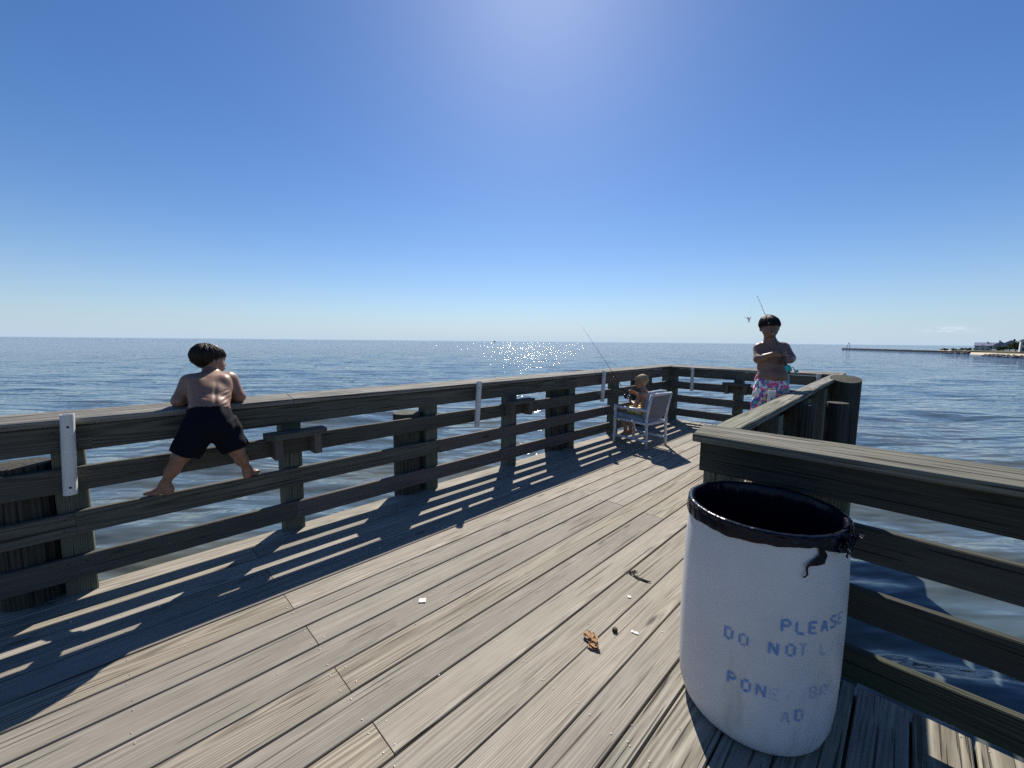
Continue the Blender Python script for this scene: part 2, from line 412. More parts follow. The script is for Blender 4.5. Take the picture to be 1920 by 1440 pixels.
# ------------------------------------------------------------------ deck
XB = [-3.568, -3.385, -3.19, -2.995, -2.80, -2.61, -2.415, -2.222, -2.03, -1.837, -1.642, -1.447, -1.257, -1.062, -.872, -.70, -.615,
      -.422, -.25, -.063, .114, .29, .475, .66, .85, 1.04, 1.23, 1.42, 1.61, 1.80, 1.99, 2.18, 2.37]
YEND, YNEAR, YBACK = 8.08, 2.312, -4.2
def build_deck():
    V, F = [], []
    def bx(lo, hi):
        b = len(V)
        for z in (lo[2], hi[2]):
            for (x, y) in ((lo[0], lo[1]), (hi[0], lo[1]), (hi[0], hi[1]), (lo[0], hi[1])): V.append((x, y, z))
        F.extend([(b + 3, b + 2, b + 1, b), (b + 4, b + 5, b + 6, b + 7)] + [(b + i, b + (i + 1) % 4, b + 4 + (i + 1) % 4, b + 4 + i) for i in range(4)])
    z0, z1 = -.28, -.042
    bx((-3.556, YBACK, z0), (-3.518, YEND - .01, z1))
    bx((-.68, YNEAR + .01, z0), (-.64, YEND - .01, z1))
    for y in np.arange(YBACK + .1, YEND, .6775):
        y = float(y)
        bx((-3.517, y - .019, z0), (-.641 if y > YNEAR - .05 else 2.36, y + .019, z1))
    bx((-3.517, YEND - .05, z0), (-.641, YEND - .012, z1))
    bx((-.639, YNEAR - .05, z0), (2.36, YNEAR - .012, z1))
    for y in (-2.6, -.3, 2.1, 4.55, 7.0):
        bx((-3.7, y - .07, z0 - .28), (-.45, y + .07, z0 - .002))
    deck = mesh('deck', V, F, M_JOIST)
    label(deck, kind='structure')
    sv, sf = [], []
    for k in range(len(XB) - 1):
        xl, xr = XB[k], XB[k + 1]
        gap = random.choice([.007, .009, .010, .013]) 
        ye = YEND if xr < -.65 else YNEAR
        if xl < -.66 and xr > -.66: ye = YNEAR
        j0 = .66 if k % 2 == 1 else 3.37
        cuts = [YBACK] + sorted(y for y in (j0 - 5.42, j0, j0 + 5.42) if YBACK + .3 < y < ye - .3) + [ye + random.uniform(-.006, .006)]
        rough = -.71 < xl < .4
        for c0, c1 in zip(cuts[:-1], cuts[1:]):
            zc = -.019 + random.uniform(-.0015, .0015)
            board('plank', ((xl + xr) / 2, c0 + .002, zc), ((xl + xr) / 2, c1 - .002, zc), xr - xl - gap, .038, (0, 0, 1), M_DECK_OLD if rough else M_DECK, deck, ch=.0045 if rough else .003, wob=.0022 if rough else .0012)
            ys = [y for y in np.arange(YBACK + .1, YEND, .6775) if c0 + .05 < y < c1 - .05] + [c0 + .03, c1 - .03]
            for y in ys:
                for sx in (.035, -.035):
                    cx = (xl if sx > 0 else xr) + sx + random.uniform(-.006, .006); cy = float(y) + random.uniform(-.012, .012)
                    b = len(sv); rr = .0032
                    for q in range(6): sv.append((cx + rr * math.cos(q * 1.047), cy + rr * math.sin(q * 1.047), .0022))
                    sv.append((cx, cy, .0030))
                    sf.extend([(b + q, b + (q + 1) % 6, b + 6) for q in range(6)])
    label(mesh('screw_heads', sv, sf, M_SCREW, deck), kind='stuff')
    return deck
DECK = build_deck()

# ------------------------------------------------------------------ railings
Z_CAP, T_CAP = 1.0975, .040      # height of the middle of the cap tops; caps slope down towards the deck
TL = math.radians(10.2); CW = .178
LEV = [('fascia_board', .888, 1.038), ('rail_board', .645, .788), ('rail_board', .382, .520), ('rail_board', .106, .248)]
def rail_run(root, p, q, nrm, joints, mats=None, dz=0.0, base=None):
    """boards from p to q (xy of their deck-side face), nrm points to the deck side"""
    p, q = Vector((*p, 0)), Vector((*q, 0)); n = Vector((*nrm, 0)).normalized(); L = (q - p).length; d = (q - p).normalized()
    for li, (nm, z0, z1) in enumerate(LEV):
        cuts = [0.0] + joints[li] + [L]
        for s, (a, b) in enumerate(zip(cuts[:-1], cuts[1:])):
            jz = random.uniform(-.004, .004); m = base or M_RAIL
            if mats and (li, s) in mats: m = M_RAILNEW
            zc = Vector((0, 0, (z0 + z1) / 2 + jz + (dz if li else 0))); o = n * -.019
            board(nm, p + d * (a + .0006) + zc + o, p + d * (b - .0006) + zc + o, z1 - z0, .038, n, m, root)

def post(root, x0, x1, y0, y1, z1=1.037):
    return board('post', ((x0 + x1) / 2, (y0 + y1) / 2, -.6), ((x0 + x1) / 2, (y0 + y1) / 2, z1), x1 - x0, y1 - y0, (0, 1, 0), M_POST, root, ch=.006, wob=.0015)

# long side railing on the left
rs = label(empty('railing', (-3.5, 2, 0)), 'long weathered timber railing along the left deck edge, boy leaning on it', 'railing', None)
cs_ = [-4.2, -.9, 1.0, 4.86, 8.08]
for a, b in zip(cs_[:-1], cs_[1:]):
    board('cap_board', (-3.486, a + .002, Z_CAP - T_CAP / 2), (-3.486, b - .002, Z_CAP - T_CAP / 2), CW, T_CAP, (math.sin(TL), 0, math.cos(TL)), M_CAP, rs, ch=.006, wob=.003)
rail_run(rs, (-3.43, -4.2), (-3.43, 7.925), (1, 0), [[1.9, 4.1, 8.98], [2.3, 7.15], [4.0, 6.59, 10.0], [2.2, 5.2, 9.05]], {(3, 2), (2, 3), (2, 2), (0, 3)})
for (y0, y1) in [(-2.62, -2.48), (-1.45, -1.31), (-.272, -.137), (.925, 1.068), (2.245, 2.388), (3.43, 3.575), (4.66, 4.80), (5.90, 6.04), (7.10, 7.24), (7.96, 8.10)]:
    post(rs, -3.61, -3.4695, y0, y1)
# end railing
re_ = label(empty('railing', (-2.1, 8.0, 0)), 'far timber railing closing the end of the pier, behind the chair', 'railing')
board('cap_board', (-3.398, 7.992, Z_CAP - T_CAP / 2 - .002), (-.73, 7.992, Z_CAP - T_CAP / 2 - .002), CW, T_CAP, (0, -math.sin(TL), math.cos(TL)), M_CAP, re_, ch=.006, wob=.003)
rail_run(re_, (-3.427, 7.93), (-.93, 7.93), (0, -1), [[1.2], [], [1.2], []])
for (x0, x1) in [(-3.425, -3.33), (-2.275, -2.13), (-1.05, -.94)]:
    post(re_, x0, x1, 7.9695, 8.11)
# inner railing on the right (runs slightly askew)
SK = .020
ix = lambda y, x: x - SK * (y - 2.3)
ri = label(empty('railing', (-.75, 5.0, 0)), 'right-hand timber railing with narrow cap, running out from the near corner', 'railing')
for a, b in ((2.284, 5.05), (5.05, 7.897)):
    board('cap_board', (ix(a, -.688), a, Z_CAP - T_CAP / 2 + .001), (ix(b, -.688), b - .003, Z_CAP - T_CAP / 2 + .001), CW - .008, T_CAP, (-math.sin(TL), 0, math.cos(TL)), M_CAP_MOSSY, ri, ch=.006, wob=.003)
rail_run(ri, (ix(2.36, -.795), 2.36), (ix(7.89, -.795), 7.89), (-1, -SK), [[2.4], [2.4], [1.1], [2.4]], base=M_RAIL_MOSSY_SHADED)
for y0 in (3.29, 4.53, 5.72, 6.98):
    xx = ix(y0, -.754); post(ri, xx, xx + .14, y0, y0 + .14)
# near railing in front of the barrel
rn = label(empty('railing', (.6, 2.25, 0)), 'near timber railing behind the trash barrel, running off to the right', 'railing')
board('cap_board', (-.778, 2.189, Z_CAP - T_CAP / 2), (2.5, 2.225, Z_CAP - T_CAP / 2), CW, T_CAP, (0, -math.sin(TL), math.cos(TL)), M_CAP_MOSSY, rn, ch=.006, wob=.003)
rail_run(rn, (-.752, 2.150), (2.5, 2.19), (0, -1), [[], [1.9], [], [1.9]], dz=.012, base=M_RAIL_MOSSY_SHADED)
for x0 in (-.745, -.29, 1.05, 2.25):
    post(rn, x0, x0 + .14, 2.193, 2.333)

M_NAIL = plain('rusty_nail', (.035, .022, .016), rough=.8)
def nails(root, spots, nrm, dz=0.0):
    V, F = [], []; n = Vector(nrm).normalized(); u = n.cross(Vector((0, 0, 1)))
    for (p, skip) in spots:
        for li, (nm, z0, z1) in enumerate(LEV):
            for k, z in enumerate((z0 + .03, z1 - .03)):
                for s_ in (-1, 1):
                    if random.random() < .15: continue
                    c = Vector((p[0], p[1], z + (dz if li else 0) + random.uniform(-.008, .008))) + u * (s_ * .038 + random.uniform(-.008, .008)) + n * .0022; b = len(V); r_ = random.uniform(.004, .0062)
                    for q in range(6): V.append(tuple(c + (u * math.cos(q * 1.047) + Vector((0, 0, 1)) * math.sin(q * 1.047)) * r_ - n * .0012))
                    V.append(tuple(c)); F.extend([(b + q, b + (q + 1) % 6, b + 6) for q in range(6)])
    label(mesh('nail_heads', V, F, M_NAIL, root), kind='stuff')
nails(rs, [((-3.43, y), 0) for y in (-2.55, -1.38, -.205, .997, 2.317, 3.50, 4.73, 5.97, 7.17)], (1, 0, 0))
nails(rn, [((x, 2.150 + (x + .752) * .0123), 0) for x in (-.675, -.22, 1.12)], (0, -1, 0), .012)
nails(re_, [((x, 7.93), 0) for x in (-2.2, -1.0)], (0, -1, 0))

# pilings
def piling(x, y, r, top, text, z0=-6, tilt=0.0, n=28, groupname='pier pilings'):
    V, F = [], []
    ns = 14; ph = random.uniform(0, 6)
    H = top - z0
    for i in range(ns + 1):
        z = -H + H * i / ns
        for j in range(n):
            th = 2 * math.pi * j / n
            rr = r * (1 + .02 * math.sin(3 * th + ph) + .012 * math.sin(7 * th + ph * 2 + z) + random.uniform(-.006, .006))
            V.append((rr * math.cos(th), rr * math.sin(th), z + (tilt * math.cos(th - 2.0) * rr if i == ns else 0)))
    for i in range(ns):
        for j in range(n): F.append((i * n + j, i * n + (j + 1) % n, (i + 1) * n + (j + 1) % n, (i + 1) * n + j))
    V.append((0, 0, .006)); c = len(V) - 1
    for j in range(n): F.append((ns * n + j, ns * n + (j + 1) % n, c))
    # long axis along local X so the wood grain follows it
    rot = Matrix.Rotation(R(-90), 4, 'Y')
    V = [tuple(rot.inverted() @ Vector(v)) for v in V]
    o = mesh('piling', V, F, M_PILE, mw=Matrix.Translation((x, y, top)) @ rot)
    return label(o, text, 'piling', groupname)
piling(-3.605, -.405, .135, .82, 'dark round piling behind the railing at the left picture edge')
piling(-3.605, 2.105, .135, .82, 'dark piling with a worn top behind the railing, past the leaning boy')
piling(-3.615, 4.51, .14, 1.03, 'dark piling beside a post, middle of the left railing')
piling(-3.615, 6.97, .14, 1.03, 'dark piling behind the seated boy near the far corner')
piling(-.665, 4.20, .115, 1.036, 'dark piling just outside the right railing, nearest the near corner')
piling(-.485, 4.93, .085, .99, 'short slim piling with a pale flat top outside the right railing')
piling(-.585, 6.55, .158, 1.118, 'thick tall piling standing above the right railing at its far end', tilt=.25)
piling(-3.605, -2.8, .135, .85, 'dark piling outside the left railing behind the camera')

# ------------------------------------------------------------------ rod holder tubes
def holder(x, y, z0, z1, text, tx=0, ty=0, r=.0300):
    t = empty('rod_holder_tube', (x, y, z0)); label(t, text, 'rod holder', 'white rod holder tubes on the railings')
    n = 22; V, F = [], []
    ri_ = r - .004; H = z1 - z0
    for (rr, z) in ((ri_, 0), (r, 0), (r, H), (ri_, H)):
        for j in range(n):
            th = 2 * math.pi * j / n; V.append((rr * math.cos(th) + tx * z / H, rr * math.sin(th) + ty * z / H, z))
    for i in range(4):
        for j in range(n): F.append((i * n + j, i * n + (j + 1) % n, ((i + 1) % 4) * n + (j + 1) % n, ((i + 1) % 4) * n + j))
    mw = Matrix.Translation((x, y, z0))
    o = mesh('tube', V, F, M_PVC, t, mw=mw)
    for zz in (.045, H - .07):
        d = Vector((x, y, 0)); d = -d.normalized()
        p = Vector((x + tx * zz / H, y + ty * zz / H, z0 + zz)) + d * (r - .001)
        tube('screw', [p, p + d * .003], .006, M_JETTY, t, n=8)
holder(-3.367, -.205, .652, 1.115, 'white plastic tube fixed to the left railing, nearest the camera', 0, .02)
holder(-3.367, 2.835, .608, 1.108, 'white plastic tube on the left railing between the two bait shelves', 0, .035)
holder(-3.367, 5.365, .632, 1.106, 'white plastic tube on the left railing just before the chair', 0, .025)
holder(-2.97, 7.866, .632, 1.082, 'white plastic tube on the far railing near the corner', -.005, 0)
holder(-1.035, 7.866, .632, 1.082, 'white plastic tube on the far railing, right of the standing boy', 0, 0)
holder(-.885, 4.22, .66, 1.125, 'white plastic tube top rising beside the right railing cap, before the standing boy', 0, 0)

# ------------------------------------------------------------------ bait shelves
def shelf(org, u, nrm, L, text):
    """org = point on rail face at shelf centre, u along rail, nrm to the deck side"""
    o, u, n = Vector(org), Vector(u), Vector(nrm)
    t = label(empty('bait_shelf', org), text, 'shelf', 'small wooden shelves fixed to railing posts')
    h = L / 2; D = .155; c = .045
    pts = [(-h, .002), (h, .002), (h, D - c), (h - c, D), (-h + c, D), (-h, D - c)]
    V = [tuple(o + u * a + n * b + Vector((0, 0, z))) for z in (.800, .842) for (a, b) in pts]
    F = [tuple(range(6)), tuple(range(11, 5, -1))] + [(i, 6 + i, 6 + (i + 1) % 6, (i + 1) % 6) for i in range(6)]
    Vl = [tuple(Vector(v) - o) for v in V]
    ang = math.atan2(u.y, u.x); mwm = Matrix.Translation(o) @ Matrix.Rotation(ang, 4, 'Z'); inv = mwm.inverted()
    mesh('shelf_board', [tuple(inv @ Vector(v)) for v in V], F, M_RAIL, t, mw=mwm)
    for s in (-1, 1):
        p = o + u * (s * (h - .075)) + n * .062
        board('bracket', p + Vector((0, 0, .645)), p + Vector((0, 0, .798)), .058, .118, n, M_RAILNEW, t)
shelf((-3.43, 1.0, 0), (0, 1, 0), (1, 0, 0), .43, 'small wooden shelf on the left railing post right of the leaning boy')
shelf((-3.43, 3.51, 0), (0, 1, 0), (1, 0, 0), .46, 'small wooden shelf on the left railing halfway to the chair')
shelf((-2.2, 7.93, 0), (1, 0, 0), (0, -1, 0), .44, 'small dark shelf on the far railing left of the standing boy')

# ------------------------------------------------------------------ trash barrel with its bag
BX, BY = -.39, 1.872
def prof_r(z):
    return float(np.interp(z, [0, .012, .035, .08, .16, .30, .50, .66, .76, .83, .88], [.232, .250, .266, .279, .287, .2905, .291, .288, .283, .278, .276]))
br = label(empty('trash_barrel', (BX, BY, 0)), 'white plastic drum used as a trash barrel, faded blue stencil lettering', 'trash barrel')
pr = [(.02, .012), (.20, .010), (.222, 0.0)] + [(prof_r(z), z) for z in (.004, .012, .022, .035, .055, .08, .12, .16, .22, .30, .40, .50, .58, .66, .72, .76, .80, .83, .86)] + [(.275, .876), (.270, .881), (.264, .876), (.262, .80), (.270, .60), (.272, .2), (.22, .03), (.02, .025)]
lathe('drum', pr, M_DRUM, br, 96, (BX, BY, 0), fn=lambda r, z, th: (r * (1 + .004 * math.sin(2 * th + 1) + .0015 * math.sin(9 * th + 8 * z)), z))

STROKE = {  # block stencil strokes on a 4 x 6 cell: (x0,y0,x1,y1) bars, stencil bridges left open
    'P': [(0, 0, 0, 6), (.9, 6, 3, 6), (3.6, 5.4, 3.6, 3.7), (.9, 3, 3, 3)],
    'L': [(0, .8, 0, 6), (.6, 0, 3.6, 0)], 'E': [(0, 0, 0, 6), (.9, 6, 3.6, 6), (.9, 3, 2.8, 3), (.9, 0, 3.6, 0)],
    'A': [(0, 0, 1.5, 5.6), (3.6, 0, 2.2, 5.6), (1.1, 2, 2.6, 2)], 'S': [(.6, 6, 3.5, 6), (0, 5.4, 0, 3.6), (.6, 3, 3, 3), (3.6, 2.5, 3.6, .6), (0, 0, 3, 0)],
    'D': [(0, 0, 0, 6), (.9, 6, 2.6, 6), (3.5, 5.2, 3.5, .8), (.9, 0, 2.6, 0)], 'O': [(0, .8, 0, 5.2), (.9, 6, 2.7, 6), (3.6, 5.2, 3.6, .8), (.9, 0, 2.7, 0)],
    'N': [(0, 0, 0, 6), (3.6, 0, 3.6, 6), (.5, 5.4, 3.1, .6)], 'T': [(0, 6, 1.4, 6), (2.2, 6, 3.6, 6), (1.8, 0, 1.8, 5.3)],
    'I': [(1.8, 0, 1.8, 6)], 'B': [(0, 0, 0, 6), (.9, 6, 2.8, 6), (3.5, 5.3, 3.5, 3.7), (.9, 3, 2.8, 3), (3.6, 2.3, 3.6, .7), (.9, 0, 2.8, 0)],
    'R': [(0, 0, 0, 6), (.9, 6, 3, 6), (3.6, 5.4, 3.6, 3.7), (.9, 3, 3, 3), (1.6, 2.4, 3.6, 0)], 'Y': [(0, 6, 1.6, 3.2), (3.6, 6, 2.0, 3.2), (1.8, 0, 1.8, 2.8)]}
LETTERS = [('P', -59.5, .562, .85), ('L', -50.6, .560, .85), ('E', -41.8, .562, .75), ('A', -33, .566, .7), ('S', -25, .574, .75), ('E', -17.2, .576, .45),
           ('D', -94.0, .464, .9), ('O', -84.2, .464, .6), ('N', -66, .468, .75), ('O', -55.6, .474, .75), ('T', -47.8, .480, .45), ('L', -32.4, .480, .40), ('I', -24.4, .482, .35), ('T', -17, .484, .3),
           ('P', -90, .292, .9), ('O', -80.6, .289, .95), ('N', -71.4, .293, .75), ('E', -63.2, .293, .30), ('Y', -55.2, .296, .22), ('B', -37.4, .314, .42), ('R', -28.8, .313, .40), ('O', -20.4, .318, .3),
           ('A', -55, .211, .36), ('D', -45.9, .225, .52)]
def lettering():
    for ch, deg, zc, fd in LETTERS:
        V, F, fade = [], [], []
        hw = .0074; sx, sz = .0068, .0068
        for (x0, y0, x1, y1) in STROKE[ch]:
            a = np.array([x0 * sx - .0122, y0 * sz - .0204]); b = np.array([x1 * sx - .0122, y1 * sz - .0204])
            d = b - a; L = np.linalg.norm(d); d /= L; nn = np.array([-d[1], d[0]]) * hw / 2 * random.uniform(.85, 1.15)
            a = a - d * .001; b = b + d * .001; n = 4; base = len(V); f2 = fd * random.uniform(.75, 1.1)
            for i in range(n + 1):
                c = a + (b - a) * i / n
                for q in (1, -1):
                    u, v = c + nn * q; z = zc + v; rr = prof_r(z) * (1 + .0042) + .0022
                    th = R(deg) + u / .291
                    V.append((rr * math.cos(th), rr * math.sin(th), z)); fade.append(f2)
            for i in range(n):
                F.append((base + 2 * i, base + 2 * i + 1, base + 2 * i + 3, base + 2 * i + 2))
        o = mesh('letter', V, F, M_STENCIL, br, mw=Matrix.Translation((BX, BY, 0)))
        at = o.data.attributes.new('fade', 'FLOAT', 'POINT'); at.data.foreach_set('value', fade)
        o['label'] = 'blue stencil letter ' + ch
lettering()

def bag():
    root = label(empty('trash_bag', (BX, BY, .84)), 'black plastic bag lining the barrel, folded over its rim and torn', 'trash bag')
    n = 220; g = np.random.default_rng(5)
    zl = lambda th: float(np.interp((math.degrees(th) + 180) % 360 - 180, [-180, -150, -134, -110, -87, -70, -55, -45, -33, -20, 0, 60, 120, 180], [.842, .836, .832, .836, .838, .846, .855, .852, .838, .826, .84, .846, .846, .842]))
    ph = g.uniform(0, 6.28, 12)
    prof = [(1, 0.0), (1, .25), (1, .5), (1, .75), (1, 1.0), (2, 0), (2, .25), (2, .5), (2, .75), (2, 1), (3, .08), (3, .25), (3, .5), (3, .75), (3, 1), (4, 0), (4, 1)]
    V, F = [], []
    for k, (seg, t) in enumerate(prof):
        for j in range(n):
            th = 2 * math.pi * j / n; deg = (math.degrees(th) + 180) % 360 - 180
            crump = math.exp(-((deg + 14) / 16) ** 2)
            wr = .0008 * math.sin(34 * th + ph[0] + 2.5 * t) + .0007 * math.sin(71 * th + ph[1] - 4 * t) + .0012 * math.sin(15 * th + ph[2]) + g.uniform(-.0003, .0003) + crump * g.uniform(-.006, .009)
            low = zl(th) + .0025 * math.sin(9 * th + ph[3]) + .0015 * math.sin(23 * th + ph[4])
            if seg == 1: r = .289 + wr - .004 * (t ** 2) ; z = low + (.884 - low) * t * .93
            elif seg == 2:
                a = math.pi * t; rm = .2725; r = rm + .0135 * math.cos(a) + wr * .7; z = .8825 + .0085 * math.sin(a) + wr * .6
            elif seg == 3: r = .256 - .006 * t + wr * 2.2 + .004 * math.sin(6 * th + 3 * t) * t; z = .88 - .60 * t
            else: r = .24 * (1 - t) + .01; z = .27 + .02 * math.sin(5 * th)
            V.append((r * math.cos(th), r * math.sin(th), z))
    m = len(prof)
    for i in range(m - 1):
        for j in range(n): F.append((i * n + j, i * n + (j + 1) % n, (i + 1) * n + (j + 1) % n, (i + 1) * n + j))
    mw = Matrix.Translation((BX, BY, 0))
    mesh('liner', V, F, M_BAG, root, smooth=True, mw=mw)
    # torn strip hanging down the drum
    path = [(-40.5, .862, .026), (-39.5, .840, .020), (-38.0, .825, .034), (-40.0, .811, .036), (-43.5, .803, .024), (-47.5, .794, .016), (-50.0, .786, .009), (-49.6, .772, .006), (-49.2, .760, .008), (-50.6, .752, .007), (-52.2, .748, .002)]
    V, F = [], []
    for i, (deg, z, w_) in enumerate(path):
        th = R(deg); d2 = path[min(i + 1, len(path) - 1)]; d1 = path[max(i - 1, 0)]
        du, dz = (d2[0] - d1[0]) * R(1) * .29, d2[1] - d1[1]; L = math.hypot(du, dz); nu, nz = -dz / L, du / L
        for s in (-1, -.33, .33, 1):
            u = th * .29 + nu * w_ * .5 * s; zz = z + nz * w_ * .5 * s
            rr = prof_r(zz) + .004 + .005 * abs(math.sin(i * 2.1 + s * 2)) + g.uniform(0, .003); t2 = u / .29
            V.append((rr * math.cos(t2), rr * math.sin(t2), zz))
    for i in range(len(path) - 1):
        for s in range(3): F.append((i * 4 + s, i * 4 + s + 1, i * 4 + s + 5, i * 4 + s + 4))
    mesh('torn_strip', V, F, M_BAG, root, smooth=True, mw=mw)
    # bunched, crumpled folds at the right side of the rim
    V, F = [], []
    for q in range(26):
        th = R(-16 + g.normal(0, 9)); r0 = .287 + g.uniform(-.018, .022); z0 = .868 + g.uniform(-.035, .022); b = len(V); L = g.uniform(.02, .055)
        a = g.uniform(0, 6.28); tang = np.array([-math.sin(th), math.cos(th), 0]); out = np.array([math.cos(th), math.sin(th), 0])
        d = tang * math.cos(a) + np.array([0, 0, 1]) * math.sin(a) * .8 + out * g.uniform(-.1, .5); e = np.cross(d, out + g.uniform(-.5, .5, 3)); e /= np.linalg.norm(e)
        c = out * r0 + np.array([0, 0, z0])
        for i in range(5):
            p = c + d * L * (i / 4 - .5); w_ = L * .4 * (1 - abs(i / 4 - .5) * 1.3)
            for s in (-1, 0, 1): V.append(tuple(p + e * w_ * s + out * g.uniform(-.004, .006)))
        for i in range(4):
            for s in range(2): F.append((b + i * 3 + s, b + i * 3 + s + 1, b + i * 3 + s + 4, b + i * 3 + s + 3))
    mesh('bunched_folds', V, F, M_BAG, root, smooth=False, mw=mw)
bag()

# ------------------------------------------------------------------ organic bodies: blended solids turned into one surface
def v3(*a): return np.array(a, dtype=np.float32)
def unit(v): v = np.asarray(v, float); return v / np.linalg.norm(v)
def frame(f, u):
    f = unit(f); s = unit(np.cross(f, u)); u = np.cross(s, f)          # f forward, s right, u up
    return f, s, u

def prim_d(p, P):
    k = p[0]
    if k == 'ell':
        c, rad, Rm = p[1], np.asarray(p[2], np.float32), p[3]
        q = (P - np.asarray(c, np.float32))
        if Rm is not None: q = q @ np.asarray(Rm, np.float32).T
        k0 = np.sqrt(((q / rad) ** 2).sum(-1)) + 1e-6; k1 = np.sqrt(((q / rad ** 2) ** 2).sum(-1)) + 1e-6
        return k0 * (k0 - 1) / k1
    a, ra, b, rb = np.asarray(p[1], np.float32), p[2], np.asarray(p[3], np.float32), p[4]
    ba = b - a; L2 = float(ba @ ba); h = ((P - a) @ ba) / L2
    hc = np.clip(h, 0, 1)
    d = np.sqrt(((P - a - hc[..., None] * ba) ** 2).sum(-1) + 1e-12) - (ra + (rb - ra) * hc)
    if k == 'cone':
        L = math.sqrt(L2); q = P - a - h[..., None] * ba
        if len(p) > 5 and p[5] is not None:                             # flattened section
            ax, fl = np.asarray(p[5], np.float32), p[6]
            q = q + np.outer((q.reshape(-1, 3) @ ax) * (fl - 1), ax).reshape(q.shape)
        side = np.sqrt((q ** 2).sum(-1) + 1e-12) - (ra + (rb - ra) * hc)
        d = np.maximum(side, np.maximum(-h * L, (h - 1) * L))
    return d

def prim_bb(p):
    if p[0] == 'ell': r = max(p[2]); c = np.asarray(p[1], float); return c - r, c + r
    a, b = np.asarray(p[1], float), np.asarray(p[3], float); r = max(p[2], p[4]) * 1.5 if p[0] == 'cone' else max(p[2], p[4])
    return np.minimum(a, b) - r, np.maximum(a, b) + r

def sdf_surface(groups, vox, k, post=None):
    """groups: list of (blend, prims) -> verts, faces by surface nets"""
    lo = np.min([prim_bb(p)[0] for g in groups for p in g[1]], 0) - .03; hi = np.max([prim_bb(p)[1] for g in groups for p in g[1]], 0) + .03
    n = np.ceil((hi - lo) / vox).astype(int) + 1
    ax = [(lo[i] + vox * np.arange(n[i])).astype(np.float32) for i in range(3)]
    tot = np.zeros(n, np.float32)
    for kg, prims in groups:
        S = np.zeros(n, np.float32)
        for p in prims:
            a, b = prim_bb(p); m = 7 * kg + .012
            i0 = np.maximum(((a - m - lo) / vox).astype(int), 0); i1 = np.minimum(((b + m - lo) / vox).astype(int) + 2, n)
            G = np.stack(np.meshgrid(*[ax[i][i0[i]:i1[i]] for i in range(3)], indexing='ij'), -1)
            d = prim_d(p, G)
            S[i0[0]:i1[0], i0[1]:i1[1], i0[2]:i1[2]] += np.exp(np.clip(-d / kg, -60, 60))
        with np.errstate(divide='ignore'): D = -kg * np.log(np.maximum(S, 1e-26))
        tot += np.exp(np.clip(-D / k, -60, 60))
    D = -k * np.log(np.maximum(tot, 1e-26))
    if post is not None:
        G = np.stack(np.meshgrid(*ax, indexing='ij'), -1); D = post(D, G)
    ins = D < 0
    c = [(i, j, l) for i in (0, 1) for j in (0, 1) for l in (0, 1)]
    sl = lambda A, o: A[o[0]:A.shape[0] - 1 + o[0], o[1]:A.shape[1] - 1 + o[1], o[2]:A.shape[2] - 1 + o[2]]
    cnt = sum(sl(ins, o).astype(np.int8) for o in c)
    act = (cnt > 0) & (cnt < 8); I = np.argwhere(act)
    val = {o: sl(D, o)[act] for o in c}
    acc = np.zeros((len(I), 3)); num = np.zeros(len(I))
    for a in c:
        for d in range(3):
            if a[d] == 0:
                b = list(a); b[d] = 1; b = tuple(b)
                va, vb = val[a], val[b]; x = (va < 0) != (vb < 0)
                tt = np.where(x, va / np.where(x, va - vb, 1), 0)
                pt = np.repeat(np.array(a, float)[None], len(I), 0); pt[:, d] += tt
                acc[x] += pt[x]; num[x] += 1
    V = (I + acc / num[:, None]) * vox + lo
    idx = -np.ones(act.shape, np.int64); idx[act] = np.arange(len(I))
    F = []
    for d in range(3):
        e1, e2 = (d + 1) % 3, (d + 2) % 3
        s0 = [slice(None)] * 3; s1 = [slice(None)] * 3
        s0[d] = slice(0, -1); s1[d] = slice(1, None)
        for e in (e1, e2): s0[e] = slice(1, -1); s1[e] = slice(1, -1)
        A, B = ins[tuple(s0)], ins[tuple(s1)]
        E = np.argwhere(A != B)
        if len(E) == 0: continue
        base = E.copy(); base[:, e1] += 1; base[:, e2] += 1
        def cell(o1, o2):
            q = base.copy(); q[:, e1] += o1; q[:, e2] += o2; return idx[q[:, 0], q[:, 1], q[:, 2]]
        Q = np.stack([cell(-1, -1), cell(0, -1), cell(0, 0), cell(-1, 0)], -1)
        fl = A[tuple(E.T)]; Q[~fl] = Q[~fl][:, ::-1]
        F.append(Q)
    F = np.concatenate(F)
    return V, F

def smooth_verts(V, F, it=2, f=.5):
    for _ in range(it):
        acc = np.zeros_like(V); num = np.zeros(len(V))
        for a, b in ((0, 1), (1, 2), (2, 3), (3, 0)):
            np.add.at(acc, F[:, a], V[F[:, b]]); np.add.at(num, F[:, a], 1)
            np.add.at(acc, F[:, b], V[F[:, a]]); np.add.at(num, F[:, b], 1)
        V = V * (1 - f) + f * acc / np.maximum(num, 1)[:, None]
    return V

def solid(name, groups, vox, k, mat, parent, it=2, post=None, disp=None, origin=None):
    V, F = sdf_surface(groups, vox, k, post)
    V = smooth_verts(V, F, it)
    if disp is not None: V = disp(V)
    o = np.zeros(3) if origin is None else np.asarray(origin, float)
    return mesh(name, V - o, F, mat, parent, smooth=True, mw=Matrix.Translation(o))

def cap(a, ra, b, rb): return ('cap', a, ra, b, rb)
def ell(c, r, f=None, u=None):
    """radii r = (forward, right, up)"""
    return ('ell', c, r, None if f is None else np.stack(frame(f, u)))

